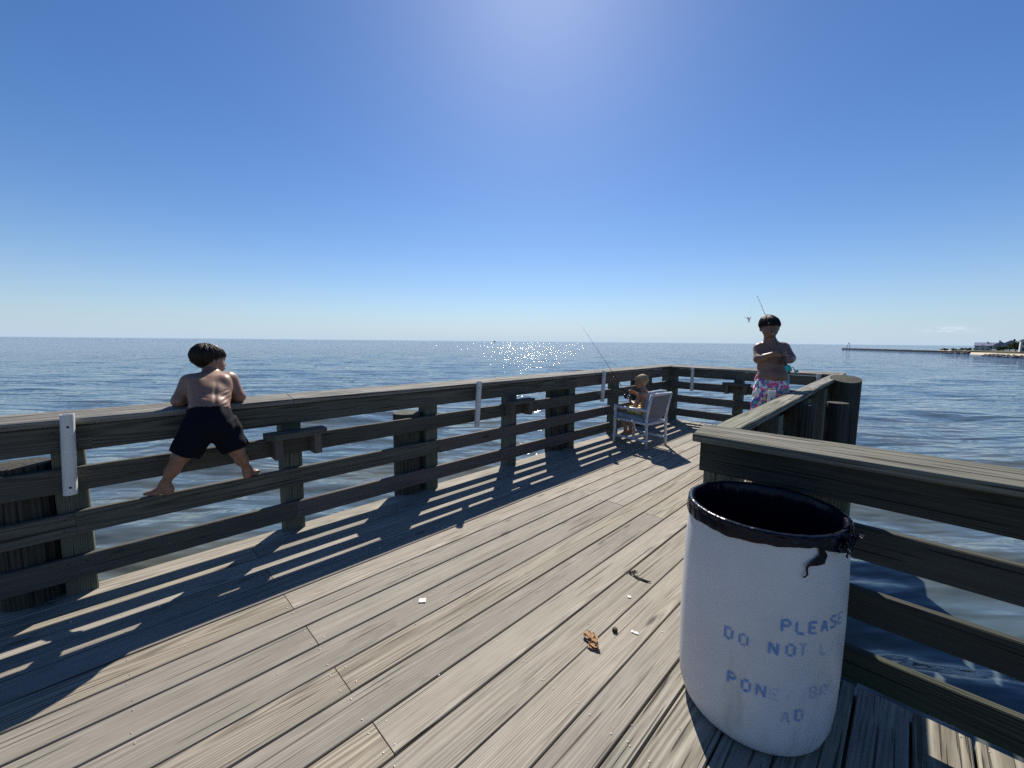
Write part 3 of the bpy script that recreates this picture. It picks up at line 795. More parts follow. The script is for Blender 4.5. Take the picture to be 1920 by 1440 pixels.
def hand(w, d, n, t, s=1.0, curl=(.5, .7, .6), r=.0075):
    d, n, t = unit(d), unit(n), unit(t); w = np.asarray(w, float); P = []
    P.append(('ell', w + d * .038 * s, (.042 * s, .031 * s, .0145 * s), np.stack([d, t, n])))
    P.append(cap(w - d * .01, .018 * s, w + d * .03 * s, .017 * s))
    for i, Lf in enumerate((.052, .058, .054, .042)):
        b = w + d * .066 * s + t * (.023 - .0158 * i) * s; a = curl[0] * .5
        P.append(cap(w + d * .035 * s + t * (.018 - .012 * i) * s, .010 * s, b, .0088 * s))
        for j, fr in enumerate((.45, .32, .25)):
            a += curl[j] if j else curl[0] * .5
            e = b + (d * math.cos(a) + n * math.sin(a)) * Lf * fr * s
            P.append(cap(b, r * s * (1.05 - .1 * j), e, r * s * (.95 - .1 * j))); b = e
    b = w + d * .018 * s + t * .024 * s; e = b + unit(d * .6 + t * .7 + n * .35) * .03 * s; e2 = e + unit(d * .9 + t * .1 + n * .45) * .026 * s
    P += [cap(b, .0115 * s, e, .0092 * s), cap(e, .009 * s, e2, .0075 * s)]
    return P

def foot(ank, heel, toe, s=1.0):
    ank, heel, toe = (np.asarray(x, float) for x in (ank, heel, toe)); d = unit(toe - heel); up = np.array([0, 0, 1.]); sd_ = unit(np.cross(d, up)); L = np.linalg.norm(toe - heel)
    P = [cap(ank, .030 * s, heel + d * .03 * L + up * .02, .026 * s), ('ell', heel + d * .10 * L, (.032 * s, .025 * s, .025 * s), np.stack([d, sd_, up])),
         cap(heel + d * L * .2 + up * .012, .024 * s, heel + d * L * .62, .021 * s), ('ell', heel + d * L * .62, (.04 * s, .036 * s, .017 * s), np.stack([d, sd_, up])),
         cap(ank, .028 * s, heel + d * L * .5 + up * .012, .02 * s)]
    for i in range(5):
        o = (i - 2) * .0135 * s; b = heel + d * L * .74 + sd_ * o; e = b + d * (L * .24 - abs(i - 1.2) * .006)
        P.append(cap(b, .0095 * s, e - up * .003, .008 * s))
    return P

def head(c, f, u, s=1.0, chub=1.0):
    """c = centre of the cranium; s=1 -> head about 0.205 m tall"""
    f, r, u = frame(f, u); c = np.asarray(c, float); Rm = np.stack([f, r, u]); P = []
    at = lambda a, b, d: c + f * a * s + r * b * s + u * d * s
    P.append(('ell', at(-.008, 0, .012), (.090 * s, .073 * s, .080 * s), Rm))
    P.append(('ell', at(.028, 0, -.035), (.056 * s, .056 * s * chub, .062 * s), Rm))
    P.append(('ell', at(.042, 0, -.078), (.030 * s, .034 * s * chub, .024 * s), Rm))
    for k in (-1, 1): P.append(('ell', at(.040, k * .034 * chub, -.045), (.030 * s, .022 * s, .027 * s), Rm))
    F = []
    F += [cap(at(.078, 0, -.012), .007 * s, at(.094, 0, -.036), .0105 * s), ('ell', at(.088, .009, -.039), (.009 * s, .007 * s, .006 * s), Rm), ('ell', at(.088, -.009, -.039), (.009 * s, .007 * s, .006 * s), Rm)]
    F += [cap(at(.074, -.030, .008), .009 * s, at(.080, 0, .006), .008 * s), cap(at(.074, .030, .008), .009 * s, at(.080, 0, .006), .008 * s)]
    F += [cap(at(.080, -.017, -.062), .006 * s, at(.084, .017, -.062), .006 * s), cap(at(.077, -.014, -.071), .0065 * s, at(.077, .014, -.071), .0065 * s)]
    for k in (-1, 1):
        e = at(-.006, k * .076, -.022); F.append(('ell', e, (.017 * s, .0065 * s, .027 * s), np.stack([unit(f + r * k * .35), unit(r * k - f * .35), u]).astype(float)))
        F.append(cap(e, .007 * s, at(-.002, k * .068, -.022), .010 * s))
    return P, F, at, (f, r, u)

def hair(name, c, f, u, s, mat, parent, length, seed, thick=.014, crown=(-.035, .012, .09), n=1500, flare=.0, rad=.0016):
    """mop of strands from the crown over the skull; length(angle from the front) -> height where they end"""
    f, r, u = frame(f, u); c = np.asarray(c, float); g = np.random.default_rng(seed)
    ex, ey, ez, oz, ox = .091, .074, .081, .014, -.009
    V, F = [], []
    # scalp shell
    nu_, nv_ = 40, 14
    for i in range(nv_ + 1):
        for j in range(nu_):
            az = 2 * math.pi * j / nu_ - math.pi; low = float(length(az)); e1 = math.asin(max(-.97, min(.95, (low - oz) / (ez + thick * .6))))
            e = math.pi / 2 + (e1 - math.pi / 2) * i / nv_; k = thick * (.75 if i < nv_ - 1 else (.45 if i == nv_ - 1 else 0))
            q = np.array([ox + (ex + k) * math.cos(e) * math.cos(az), (ey + k) * math.cos(e) * math.sin(az), oz + (ez + k) * math.sin(e)]) * s
            V.append(f * q[0] + r * q[1] + u * q[2])
    for i in range(nv_):
        for j in range(nu_): F.append((i * nu_ + j, i * nu_ + (j + 1) % nu_, (i + 1) * nu_ + (j + 1) % nu_, (i + 1) * nu_ + j))
    cr = np.array(crown); cr[2] = 0
    for q in range(n):
        az = g.uniform(-math.pi, math.pi); clump = math.sin(az * 17 + seed) * .5 + math.sin(az * 31 + 2) * .3
        low = float(length(az)) + g.normal(0, .008) + clump * .010
        t0 = 0 if g.random() < .45 else g.uniform(.1, .75)
        lift = thick * (.8 + .40 * g.random() ** 2) + .003 * clump; tw = g.normal(0, .14)
        e1 = math.asin(max(-.98, min(.95, (low - oz) / (ez + lift)))); m = 7; pts = []
        for i in range(m):
            t = t0 + (1 - t0) * i / (m - 1); e = math.pi / 2 + (e1 - math.pi / 2) * t
            a2 = az + tw * (t - .5) + .07 * clump * t; li = lift * (1 - .85 * max(0.0, -math.sin(e))) + flare * max(0, t - .75) * 4 + (g.normal(0, .0012) if i else 0)
            p = np.array([ox + (ex + li) * math.cos(e) * math.cos(a2), (ey + li) * math.cos(e) * math.sin(a2), oz + (ez + li) * math.sin(e)])
            w_ = (1 - t) ** 1.5; p[0] = p[0] * (1 - .0) + cr[0] * w_; p[1] += cr[1] * w_
            pts.append(f * p[0] * s + r * p[1] * s + u * p[2] * s)
        pts = np.array(pts); b = len(V); rr = rad * s * g.uniform(.7, 1.4)
        for i in range(m):
            tg = unit(pts[min(i + 1, m - 1)] - pts[max(i - 1, 0)]); o = unit(pts[i]); sd2 = unit(np.cross(tg, o) + 1e-6); w2 = rr * (1 - (i / (m - 1)) ** 2 * .8)
            V += [pts[i] + sd2 * w2 * 1.4, pts[i] + o * w2, pts[i] - sd2 * w2 * 1.4]
        for i in range(m - 1):
            for k in range(3): F.append((b + i * 3 + k, b + i * 3 + (k + 1) % 3, b + (i + 1) * 3 + (k + 1) % 3, b + (i + 1) * 3 + k))
    return mesh(name, np.array(V), F, mat, parent, smooth=True, mw=Matrix.Translation(c))

def eyes(at, fr, s, parent):
    f, r, u = fr
    for k in (-1, 1):
        c = at(.0745, k * .031, -.010); V, F = [], []
        n, m = 10, 6
        for i in range(m + 1):
            for j in range(n):
                ph, th = math.pi * i / m, 2 * math.pi * j / n
                V.append(tuple(r * math.sin(ph) * math.cos(th) * .0105 * s + u * math.sin(ph) * math.sin(th) * .0055 * s + f * math.cos(ph) * .006 * s))
        for i in range(m):
            for j in range(n): F.append((i * n + j, (i + 1) * n + j, (i + 1) * n + (j + 1) % n, i * n + (j + 1) % n))
        mesh('eye', V, F, M_EYE, parent, smooth=True, mw=Matrix.Translation(c))
    b = []
    for k in (-1, 1):
        tube('eyebrow', [at(.080, k * .014, .012), at(.081, k * .030, .016), at(.071, k * .046, .010)], [.0018 * s, .0022 * s, .0012 * s], M_HAIR_D, parent, n=6)
    tube('mouth', [at(.083, -.018, -.0665), at(.0875, 0, -.0665), at(.083, .018, -.0665)], [.0015 * s, .0028 * s, .0015 * s], M_LIP, parent, n=6)

UP = np.array([0, 0, 1.])
def folds(amp, freq, seed):
    g = np.random.default_rng(seed); K = g.normal(0, freq, (9, 3)); ph = g.uniform(0, 6.28, 9)
    def f(V):
        d = sum(np.sin(V @ K[i] + ph[i]) for i in range(9)) / 3
        c = V.mean(0); n = V - c; n[:, 2] *= .3; n /= np.linalg.norm(n, axis=1)[:, None] + 1e-9
        return V + n * (amp * d)[:, None]
    return f

# --- boy leaning over the left railing
def boy_leaning():
    root = label(empty('person', (-3.42, .45, .535)), 'shirtless boy in navy shorts standing on a rail and leaning over the left railing', 'person')
    sp = unit(v3(-.21, .05, .24)); side = v3(0, 1, 0)
    tor = [ell((-3.275, .452, 1.00), (.095, .118, .10), (-1, 0, 0), UP), ell((-3.31, .458, 1.085), (.088, .112, .09), (-1, .15, 0), sp),
           ell((-3.375, .472, 1.15), (.085, .118, .10), (-1, .15, 0), sp), ell((-3.44, .488, 1.205), (.085, .126, .085), (-1, .15, 0), sp),
           cap((-3.47, .395, 1.262), .046, (-3.47, .60, 1.266), .046), cap((-3.47, .49, 1.235), .07, (-3.52, .508, 1.29), .045), cap((-3.515, .505, 1.285), .042, (-3.555, .512, 1.355), .04)]
    armL = [cap((-3.485, .372, 1.255), .045, (-3.462, .315, 1.135), .036), cap((-3.462, .315, 1.128), .036, (-3.55, .415, 1.135), .024)]
    armR = [cap((-3.485, .618, 1.258), .045, (-3.455, .655, 1.135), .036), cap((-3.455, .655, 1.128), .036, (-3.55, .565, 1.135), .024)]
    legL = [cap((-3.28, .392, .965), .082, (-3.285, .288, .795), .045), cap((-3.285, .288, .795), .041, (-3.335, .244, .70), .037), cap((-3.335, .244, .70), .036, (-3.40, .206, .60), .023)]
    legR = [cap((-3.28, .520, .965), .082, (-3.285, .590, .775), .045), cap((-3.285, .590, .775), .041, (-3.34, .625, .69), .037), cap((-3.34, .625, .69), .036, (-3.41, .668, .595), .023)]
    hd, fc, at, fr = head((-3.572, .517, 1.400), (-.33, .94, -.06), UP, 1.0, 1.05)
    scap = [ell((-3.385, .405, 1.235), (.02, .035, .05), (1, 0, .3), sp), ell((-3.385, .56, 1.24), (.024, .035, .05), (1, 0, .3), sp)]
    hands = hand((-3.55, .415, 1.133), (-.55, .8, -.05), (0, 0, -1), (.6, .75, 0), .85, (.2, .4, .3)) + hand((-3.55, .565, 1.133), (-.6, -.75, -.05), (0, 0, -1), (.55, -.8, 0), .85, (.2, .4, .3))
    feet = foot((-3.398, .206, .60), (-3.375, .232, .552), (-3.475, .115, .546), .92) + foot((-3.408, .668, .595), (-3.385, .655, .552), (-3.50, .752, .546), .92)
    def back(V):
        V = V.copy(); t = np.clip((V[:, 2] - 1.03) / .22, 0, 1); ys = .456 + .05 * t
        xs = -3.315 - .14 * t
        m = (V[:, 0] > xs) & (V[:, 2] > 1.02) & (V[:, 2] < 1.27)
        amt = .0055 * np.exp(-((V[:, 1] - ys) / .013) ** 2) * np.sin(np.pi * np.clip((V[:, 2] - 1.02) / .25, 0, 1))
        rib = .0022 * np.sin((V[:, 2] - .35 * np.abs(V[:, 1] - ys)) * 210) * np.exp(-((np.abs(V[:, 1] - ys) - .07) / .03) ** 2) * (V[:, 2] < 1.2)
        V[m, 0] -= (amt + rib)[m]; return V
    solid('body', [(.016, tor + scap), (.012, armL + armR), (.012, legL + legR), (.008, hd), (.004, fc), (.004, hands), (.006, feet)], .005, .008, M_SKIN_A, root, 1, origin=(-3.4, .46, 1.0), disp=back)
    sh = [('cone', (-3.308, .459, 1.082), .119, (-3.275, .453, .98), .122, (1, 0, 0), 1.18), ('ell', (-3.268, .452, .990), (.110, .130, .085), None),
          ('cone', (-3.275, .402, .985), .098, (-3.280, .310, .802), .085), ('cone', (-3.275, .510, .985), .098, (-3.280, .577, .792), .083)]
    solid('shorts', [(.012, sh)], .006, .006, M_NAVY, root, 2, disp=folds(.0065, 34, 4), origin=(-3.28, .45, .9))
    hair('hair', (-3.572, .517, 1.400), (-.33, .94, -.06), UP, 1.0, M_HAIR_D, root, lambda a: np.interp(abs(a), [0, .7, 1.1, 1.35, 1.75, 2.1, 2.5, 3.15], [.030, .028, .020, .014, .006, -.050, -.088, -.104]), 11, thick=.015, flare=.0, n=1900)
boy_leaning()

# --- chair and the boy sitting in it
CO = np.array([-2.617, 5.675, 0]); CF = np.array([-.991, .131, 0]); CL = np.array([-.131, -.991, 0])
def C(f, l, z): return CO + CF * f + CL * l + UP * z
def chair():
    root = label(empty('patio_chair', tuple(CO)), 'white pipe-frame patio chair with grey cushions facing the left railing', 'chair')
    r = .0215
    for l in (-.247, .247):
        tube('leg', [C(.0, l, 0), C(.012, l, .36), C(.012, l, .46), C(-.012, l, .60), C(-.055, l, .80)], r, M_CHAIR, root)
        tube('leg', [C(.575, l, 0), C(.57, l, .30), C(.568, l, .573)], r, M_CHAIR, root)
        tube('armrest', [C(.59, l, .562), C(.30, l, .565), C(.0, l, .565)], .0225, M_CHAIR, root)
        tube('side_rail', [C(.575, l, .118), C(.005, l, .113)], .0175, M_CHAIR, root)
        tube('seat_rail', [C(.57, l, .385), C(.012, l, .365)], .0195, M_CHAIR, root)
        for (f, z) in ((.572, .118), (.005, .113), (.57, .385), (.012, .365), (.568, .562), (.0, .565)):
            tube('fitting', [C(f, l, z - .032), C(f, l, z + .032)], .0262, M_CHAIR, root)
    tube('cross_rail', [C(.57, -.247, .385), C(.57, .247, .385)], .0195, M_CHAIR, root)
    tube('cross_rail', [C(.012, -.247, .365), C(.012, .247, .365)], .0195, M_CHAIR, root)
    tube('cross_rail', [C(.29, -.247, .116), C(.29, .247, .116)], .0175, M_CHAIR, root)
    tube('top_rail', [C(-.055, -.247, .80), C(-.055, .247, .80)], .0195, M_CHAIR, root)
    # woven sling on the back and under the seat
    def sheet(name, prof, mat, w, th):
        V, F = [], []
        for (f, z) in prof:
            for s in range(7):
                l = -w + 2 * w * s / 6; sag = .012 * (1 - (l / w) ** 2)
                V.append(tuple(C(f + sag * .4, l, z - sag * .2)))
        n = len(V)
        V += [tuple(np.array(v) + CF * th[0] + UP * th[1]) for v in V]
        m = len(prof)
        for i in range(m - 1):
            for s in range(6):
                a = i * 7 + s; F.append((a, a + 1, a + 8, a + 7)); F.append((n + a + 7, n + a + 8, n + a + 1, n + a))
        for i in range(m - 1):
            F.append((i * 7, (i + 1) * 7, n + (i + 1) * 7, n + i * 7)); F.append((n + i * 7 + 6, n + (i + 1) * 7 + 6, (i + 1) * 7 + 6, i * 7 + 6))
        for s in range(6): F.append((s, n + s, n + s + 1, s + 1)); b = (m - 1) * 7; F.append((b + s + 1, n + b + s + 1, n + b + s, b + s))
        return mesh(name, V, F, mat, root, smooth=False)
    sheet('back_sling', [(-.055, .815), (-.03, .70), (.012, .55), (.05, .43)], M_SLING, .232, (.006, 0))
    def rbox(ax, half, rr):   # rounded cushion block
        c, f, u = ax; f, s, u = frame(f, u); return c, f, s, u, half, rr
    def cushion(name, c, f, u, half, rr, dent):
        f, s, u = frame(f, u); c = np.asarray(c, float)
        def post(D, G):
            q = G - c; a = np.stack([q @ f, q @ s, q @ u], -1); h = np.array(half) - rr
            d = np.abs(a) - h; o = np.linalg.norm(np.maximum(d, 0), axis=-1) + np.minimum(d.max(-1), 0) - rr
            puff = .012 * (1 - np.clip((a[..., 0] / half[0]) ** 2, 0, 1)) * (1 - np.clip((a[..., 1] / half[1]) ** 2, 0, 1))
            return (o - puff * np.sign(1)).astype(np.float32)
        V, F = sdf_surface([(.01, [('ell', tuple(c), (max(half) * 1.2,) * 3, None)])], .009, .01, post)
        V = smooth_verts(V, F, 2)
        return mesh(name, V - c, F, M_CUSH, root, smooth=True, mw=Matrix.Translation(c))
    cushion('seat_cushion', C(.325, 0, .415), CF + UP * .06, UP, (.275, .222, .036), .03, 0)
    cushion('back_cushion', C(.045, 0, .64), CF + UP * .22, UP, (.036, .215, .205), .03, 0)
chair()

def boy_sitting():
    root = label(empty('person', tuple(C(.3, 0, .45))), 'fair-haired boy in yellow patterned shorts sitting in the white chair, holding a rod', 'person')
    K = lambda f, l, z: tuple(C(f, l, z))
    tor = [ell(K(.195, 0, .525), (.08, .105, .08), CF, UP), ell(K(.19, 0, .61), (.075, .098, .09), CF, UP), ell(K(.205, 0, .70), (.075, .108, .085), CF, UP),
           cap(K(.215, -.095, .765), .042, K(.215, .095, .765), .042), cap(K(.22, 0, .77), .05, K(.24, 0, .81), .038), cap(K(.235, 0, .79), .036, K(.262, 0, .87), .036)]
    arms = [cap(K(.22, .118, .76), .038, K(.275, .150, .60), .031), cap(K(.275, .150, .60), .030, K(.42, .085, .655), .021),
            cap(K(.22, -.118, .76), .038, K(.36, -.15, .70), .031), cap(K(.36, -.15, .70), .030, K(.485, -.045, .775), .021)]
    legs = []
    for s in (1, -1):
        legs += [cap(K(.22, s * .06, .51), .07, K(.545, s * .082, .495), .048), cap(K(.545, s * .082, .495), .045, K(.545, s * .078, .38), .043), cap(K(.545, s * .078, .38), .042, K(.50, s * .06, .17), .026)]
    hd, fc, at, fr = head(K(.305, 0, .955), CF + CL * .12 - UP * .10, UP, .92, 1.05)
    hands = hand(K(.415, .088, .655), CF * .8 - CL * .6 + UP * .1, -CL * .6 - CF * .5, UP + CF * .2, .72, (.7, 1.0, .8)) + hand(K(.48, -.05, .775), CF * .55 + CL * .8 + UP * .1, CL * .5 - CF * .6, UP + CF * .2, .72, (.7, 1.0, .8))
    feet = foot(K(.50, .06, .17), K(.485, .06, .135), K(.60, .07, .085), .72) + foot(K(.50, -.06, .17), K(.485, -.06, .135), K(.60, -.07, .085), .72)
    solid('body', [(.014, tor), (.010, arms), (.012, legs), (.008, hd), (.004, fc), (.004, hands), (.006, feet)], .0055, .008, M_SKIN_B, root, 1, origin=K(.3, 0, .6))
    sh = [('ell', K(.20, 0, .53), (.096, .122, .085), np.stack(frame(CF, UP))), ('cone', K(.20, .055, .52), .085, K(.48, .082, .505), .072), ('cone', K(.20, -.055, .52), .085, K(.48, -.082, .505), .072)]
    def trim(D, G): return np.maximum(D, (G[..., 2] - .575))
    solid('shorts', [(.010, sh)], .006, .006, M_YELLOW, root, 2, post=trim, disp=folds(.003, 50, 9), origin=K(.3, 0, .5))
    hair('hair', K(.305, 0, .955), CF + CL * .12 - UP * .10, UP, .92, M_HAIR_L, root, lambda a: np.interp(abs(a), [0, .7, 1.15, 1.5, 1.9, 2.4, 3.15], [.036, .030, .016, -.004, -.038, -.062, -.072]), 21, thick=.019, rad=.0017, n=1500)
    eyes(at, fr, .92, root)
boy_sitting()

# --- boy standing with the rod, by the right railing
def step_stool():
    t = label(empty('step_stool', (-1.03, 4.83, 0)), 'low wooden step stool under the standing boy', 'stool')
    for y in (4.70, 4.79, 4.88, 4.97):
        board('slat', (-1.22, y, .385), (-.86, y, .385), .085, .03, (0, 0, 1), M_RAILNEW, t)
    for x in (-1.20, -.88):
        for y in (4.69, 4.98): box('leg', (x - .02, y - .02, 0), (x + .02, y + .02, .369), M_RAILNEW, t)
    for x in (-1.20, -.88): board('brace', (x, 4.71, .20), (x, 4.96, .20), .05, .02, (1, 0, 0), M_RAILNEW, t)
step_stool()
B3F = unit(v3(.49, -.87, 0)); B3R = np.array([-.87, -.49, 0])      # facing, his right
def boy_standing():
    root = label(empty('person', (-1.04, 4.83, .40)), 'shirtless dark-haired boy in pink floral shorts standing by the right railing with a rod', 'person')
    F3 = B3F
    tor = [ell((-1.018, 4.815, 1.10), (.118, .138, .10), F3, UP), ell((-1.012, 4.805, 1.215), (.125, .140, .11), F3, UP), ell((-1.03, 4.82, 1.32), (.110, .132, .11), F3, UP),
           ell((-1.045, 4.83, 1.42), (.100, .136, .10), F3, UP), cap((-1.145, 4.795, 1.508), .048, (-.960, 4.898, 1.515), .048), cap((-1.055, 4.845, 1.50), .075, (-1.062, 4.84, 1.555), .052), cap((-1.062, 4.84, 1.54), .05, (-1.073, 4.825, 1.63), .048),
           ell((-1.075, 4.755, 1.42), (.04, .055, .04), F3, UP), ell((-.985, 4.805, 1.42), (.04, .055, .04), F3, UP)]
    arms = [cap((-1.155, 4.79, 1.495), .047, (-1.130, 4.715, 1.390), .040), cap((-1.130, 4.712, 1.390), .038, (-.965, 4.645, 1.452), .025),
            cap((-.945, 4.91, 1.50), .047, (-.885, 4.885, 1.405), .040), cap((-.885, 4.885, 1.405), .037, (-.860, 4.765, 1.385), .025)]
    legs = []
    for k, hx in ((1, (-1.085, 4.785)), (-1, (-.955, 4.85))):
        hx = np.array([*hx, 1.02]); kn = hx + np.array([0, 0, -.33]) + F3 * .02; an = hx + np.array([0, 0, -.545])
        legs += [cap(hx, .074, kn, .058), cap(kn, .058, kn + np.array([0, 0, -.1]), .056), cap(kn + np.array([0, 0, -.1]), .055, an, .034)]
    hd, fc, at, fr = head((-1.075, 4.815, 1.722), (.44, -.88, -.14), UP, 1.03, 1.14)
    hands = hand((-.968, 4.645, 1.448), (.86, -.25, .12), (.25, .8, -.2), (.0, .2, 1), .92, (.75, 1.1, .9)) + hand((-.860, 4.768, 1.385), (-.25, -.9, .0), (-.9, .2, 0), (.1, .1, 1), .92, (.6, 1.0, .8))
    feet = []
    for hx in ((-1.085, 4.785), (-.955, 4.85)):
        a = np.array([*hx, .47]); feet += foot(a, a + np.array([0, 0, -.042]) - F3 * .035, a + np.array([0, 0, -.047]) + F3 * .15, 1.0)
    solid('body', [(.016, tor), (.012, arms), (.012, legs), (.008, hd), (.004, fc), (.004, hands), (.006, feet)], .0058, .009, M_SKIN_C, root, 1, origin=(-1.04, 4.83, 1.1))
    sh = [('ell', (-1.018, 4.818, 1.13), (.130, .148, .10), np.stack(frame(F3, UP))), ('cone', (-1.018, 4.818, 1.225), .144, (-1.018, 4.82, 1.05), .150, tuple(F3), 1.1),
          ('cone', (-1.075, 4.79, 1.08), .098, (-1.098, 4.777, .76), .088), ('cone', (-.962, 4.847, 1.08), .098, (-.942, 4.857, .76), .088)]
    solid('shorts', [(.012, sh)], .0065, .006, M_FLORAL, root, 2, disp=folds(.006, 34, 2), origin=(-1.02, 4.82, 1.0))
    hair('hair', (-1.075, 4.815, 1.722), (.44, -.88, -.14), UP, 1.03, M_HAIR_D, root, lambda a: np.interp(abs(a), [0, .6, 1.0, 1.5, 1.9, 2.4, 3.15], [.030, .028, .018, -.004, -.04, -.065, -.075]), 31, thick=.016, flare=.002, n=1900)
    eyes(at, fr, 1.03, root)
boy_standing()

# ------------------------------------------------------------------ fishing rods
def rod(butt, tip, text, reel_mat, reel_side, name='fishing_rod', reel_f=.12, bend=(0, 0, 0)):
    b, t = np.asarray(butt, float), np.asarray(tip, float); L = np.linalg.norm(t - b); d = (t - b) / L
    root = label(empty(name, tuple(b)), text, 'fishing rod', 'fishing rods')
    P = lambda s: b + d * L * s + np.asarray(bend) * (s * s)
    tube('blank', [P(s) for s in np.linspace(.05, 1, 12)], [float(np.interp(s, [.05, 1], [.0052, .0011])) for s in np.linspace(.05, 1, 12)], M_BLACKROD, root, n=8)
    tube('handle', [P(0), P(.02), P(.10), P(.2), P(.215)], [.011, .0125, .0105, .0115, .007], M_BLACKROD, root, n=10)
    sd_ = unit(reel_side); c = P(reel_f) + sd_ * .042
    rl = tube('reel', [c - d * .032, c - d * .026, c + d * .0, c + d * .026, c + d * .036], [.010, .024, .027, .022, .012], reel_mat, root, n=14)
    tube('foot', [P(reel_f) + sd_ * .008, c], [.006, .006], M_BLACKROD, rl, n=8)
    q = unit(np.cross(d, sd_))
    tube('crank', [c, c + q * .040, c + q * .045 - d * .05], [.004, .004, .0035], M_BLACKROD, rl, n=6)
    tube('crank_knob', [c + q * .037 - d * .05, c + q * .068 - d * .052], [.011, .011], reel_mat, rl, n=10)
    for s in (.36, .52, .66, .78, .88, .95, 1.0):
        p = P(s) + sd_ * (.014 * (1.25 - s)); R_ = .0085 * (1.3 - s * .8)
        ring = [p + (sd_ * math.cos(a) + q * math.sin(a)) * R_ for a in np.linspace(0, 2 * math.pi, 11)]
        tube('guide', ring, .0011, M_GUIDE, root, n=5, caps=False)
    return root
rod((-.845, 4.668, 1.262), (-1.11, 4.427, 2.0), 'black fishing rod with teal reel held up by the standing boy', M_TEAL, (.5, -.55, -.55), reel_f=.10)
rod((-2.965, 5.640, .585), (-3.951, 5.60, 1.803), 'long thin fishing rod held by the seated boy', M_BLACKROD, (-.4, -.6, -.7), reel_f=.13)

def lure():
    t = label(empty('fishing_lure', (-1.152, 4.35, 1.771)), 'small pale lure dangling in the air left of the standing boy', 'lure')
    p = np.array([-1.152, 4.35, 1.771])
    tube('body', [p + (-.012, 0, .030), p + (-.004, 0, .022), p + (.006, 0, .0), p + (.006, 0, -.024)], [.002, .0065, .0075, .003], M_SHELL, t, n=8)
    tube('tail', [p + (.004, 0, .004), p + (.014, .008, .018), p + (.020, .012, .034)], [.004, .004, .001], M_RED, t, n=6)
    tube('hook', [p + (-.004, 0, .012), p + (-.020, -.012, .020), p + (-.030, -.018, .036)], [.0018, .0018, .0008], M_GUIDE, t, n=5)
    tube('line', [(-1.11, 4.427, 2.0), p + (-.012, 0, .03)], .0004, M_GUIDE, t, n=4)
lure()

# ------------------------------------------------------------------ litter on the boards
M_DRY = plain('dry_leaf', (.34, .20, .10), rough=.8, nscale=60, var=.5)
M_WEED = plain('dried_seaweed', (.035, .018, .014), rough=.8, nscale=60, var=.4)
def blade(V, F, c, yaw, L, W, curl, g, z=.006):
    curl *= .45
    b = len(V); ca, sa = math.cos(yaw), math.sin(yaw)
    for i in range(6):
        t = i / 5; w_ = W * math.sin(math.pi * min(.97, t * .9 + .08)) * g.uniform(.7, 1.2)
        for s in (-1, 0, 1):
            x = L * (t - .5); y = w_ * s; zz = z + curl * (abs(s) * W * 1.6 + .6 * L * (t - .5) ** 2 / .25 * .25) + g.uniform(0, .004)
            V.append((c[0] + x * ca - y * sa, c[1] + x * sa + y * ca, zz))
    for i in range(5):
        for s in range(2): F.append((b + i * 3 + s, b + i * 3 + s + 1, b + i * 3 + s + 4, b + i * 3 + s + 3))
g = np.random.default_rng(12)
V, F = [], []
for i in range(16):
    t = i / 15; blade(V, F, (-1.108 + .088 * t + g.normal(0, .010), 1.668 - .012 * t + g.normal(0, .014) + .02 * (1 - t)), g.uniform(-.9, .5), g.uniform(.035, .07), g.uniform(.007, .015), g.uniform(.2, 1.0), g, .003 + g.uniform(0, .010))
V2, F2 = tube_geo([(-1.035, 1.652, .006), (-1.01, 1.648, .008), (-.992, 1.640, .005)], [.003, .006, .002], 6, base=len(V)); V += V2; F += F2
label(mesh('dead_leaf', V, F, M_DRY), 'crumpled dry brown leaf lying on the deck boards', 'leaf')
V, F = [], []
for (x, y) in ((-1.235, 2.405), (-1.222, 2.425), (-1.228, 2.385), (-1.25, 2.378), (-1.20, 2.385)):
    for q in range(5): blade(V, F, (x + g.normal(0, .007), y + g.normal(0, .007)), g.uniform(0, 6), g.uniform(.012, .026), .005, g.uniform(.3, 1), g, .003)
label(mesh('seaweed_scrap', V, F, M_WEED), 'dark clump of dried seaweed on the deck behind the leaf', 'seaweed')
label(tube('twig', [(-1.20, 2.375, .006), (-1.175, 2.365, .008), (-1.15, 2.372, .007), (-1.115, 2.375, .006), (-1.09, 2.39, .006)], [.003, .006, .0055, .006, .002], M_WEED, n=7), 'short dark twig lying on the deck by the seaweed', 'twig')
label(lathe('bottle_cap', [(.001, .0165), (.011, .0165), (.0135, .014), (.0145, .004), (.0150, .0008)], M_WEED, None, 18, (-1.021, 1.828, .002)), 'small dark round cap on the deck right of the dry leaf', 'cap')
def scrap(x, y, a, w_, h_, text, mat=M_SHELL):
    V = []; n = 4
    for i in range(n + 1):
        for j in range(n + 1):
            u, v = (i / n - .5) * w_, (j / n - .5) * h_
            V.append((x + u * math.cos(a) - v * math.sin(a), y + u * math.sin(a) + v * math.cos(a), .0045 + .004 * (i % 2) * (j / n) + .003 * abs(u / w_)))
    F = [(i * (n + 1) + j, (i + 1) * (n + 1) + j, (i + 1) * (n + 1) + j + 1, i * (n + 1) + j + 1) for i in range(n) for j in range(n)]
    label(mesh('paper_scrap', V, F, mat), text, 'paper scrap')
scrap(-1.962, 1.228, .9, .040, .032, 'pale paper scrap on the boards in the middle of the deck')
scrap(-.94, 1.893, .2, .036, .013, 'narrow white paper scrap on the deck between barrel and dry leaf')
scrap(-1.113, 2.15, .5, .020, .017, 'tiny white paper scrap on the deck below the twig')
V, F = [], []
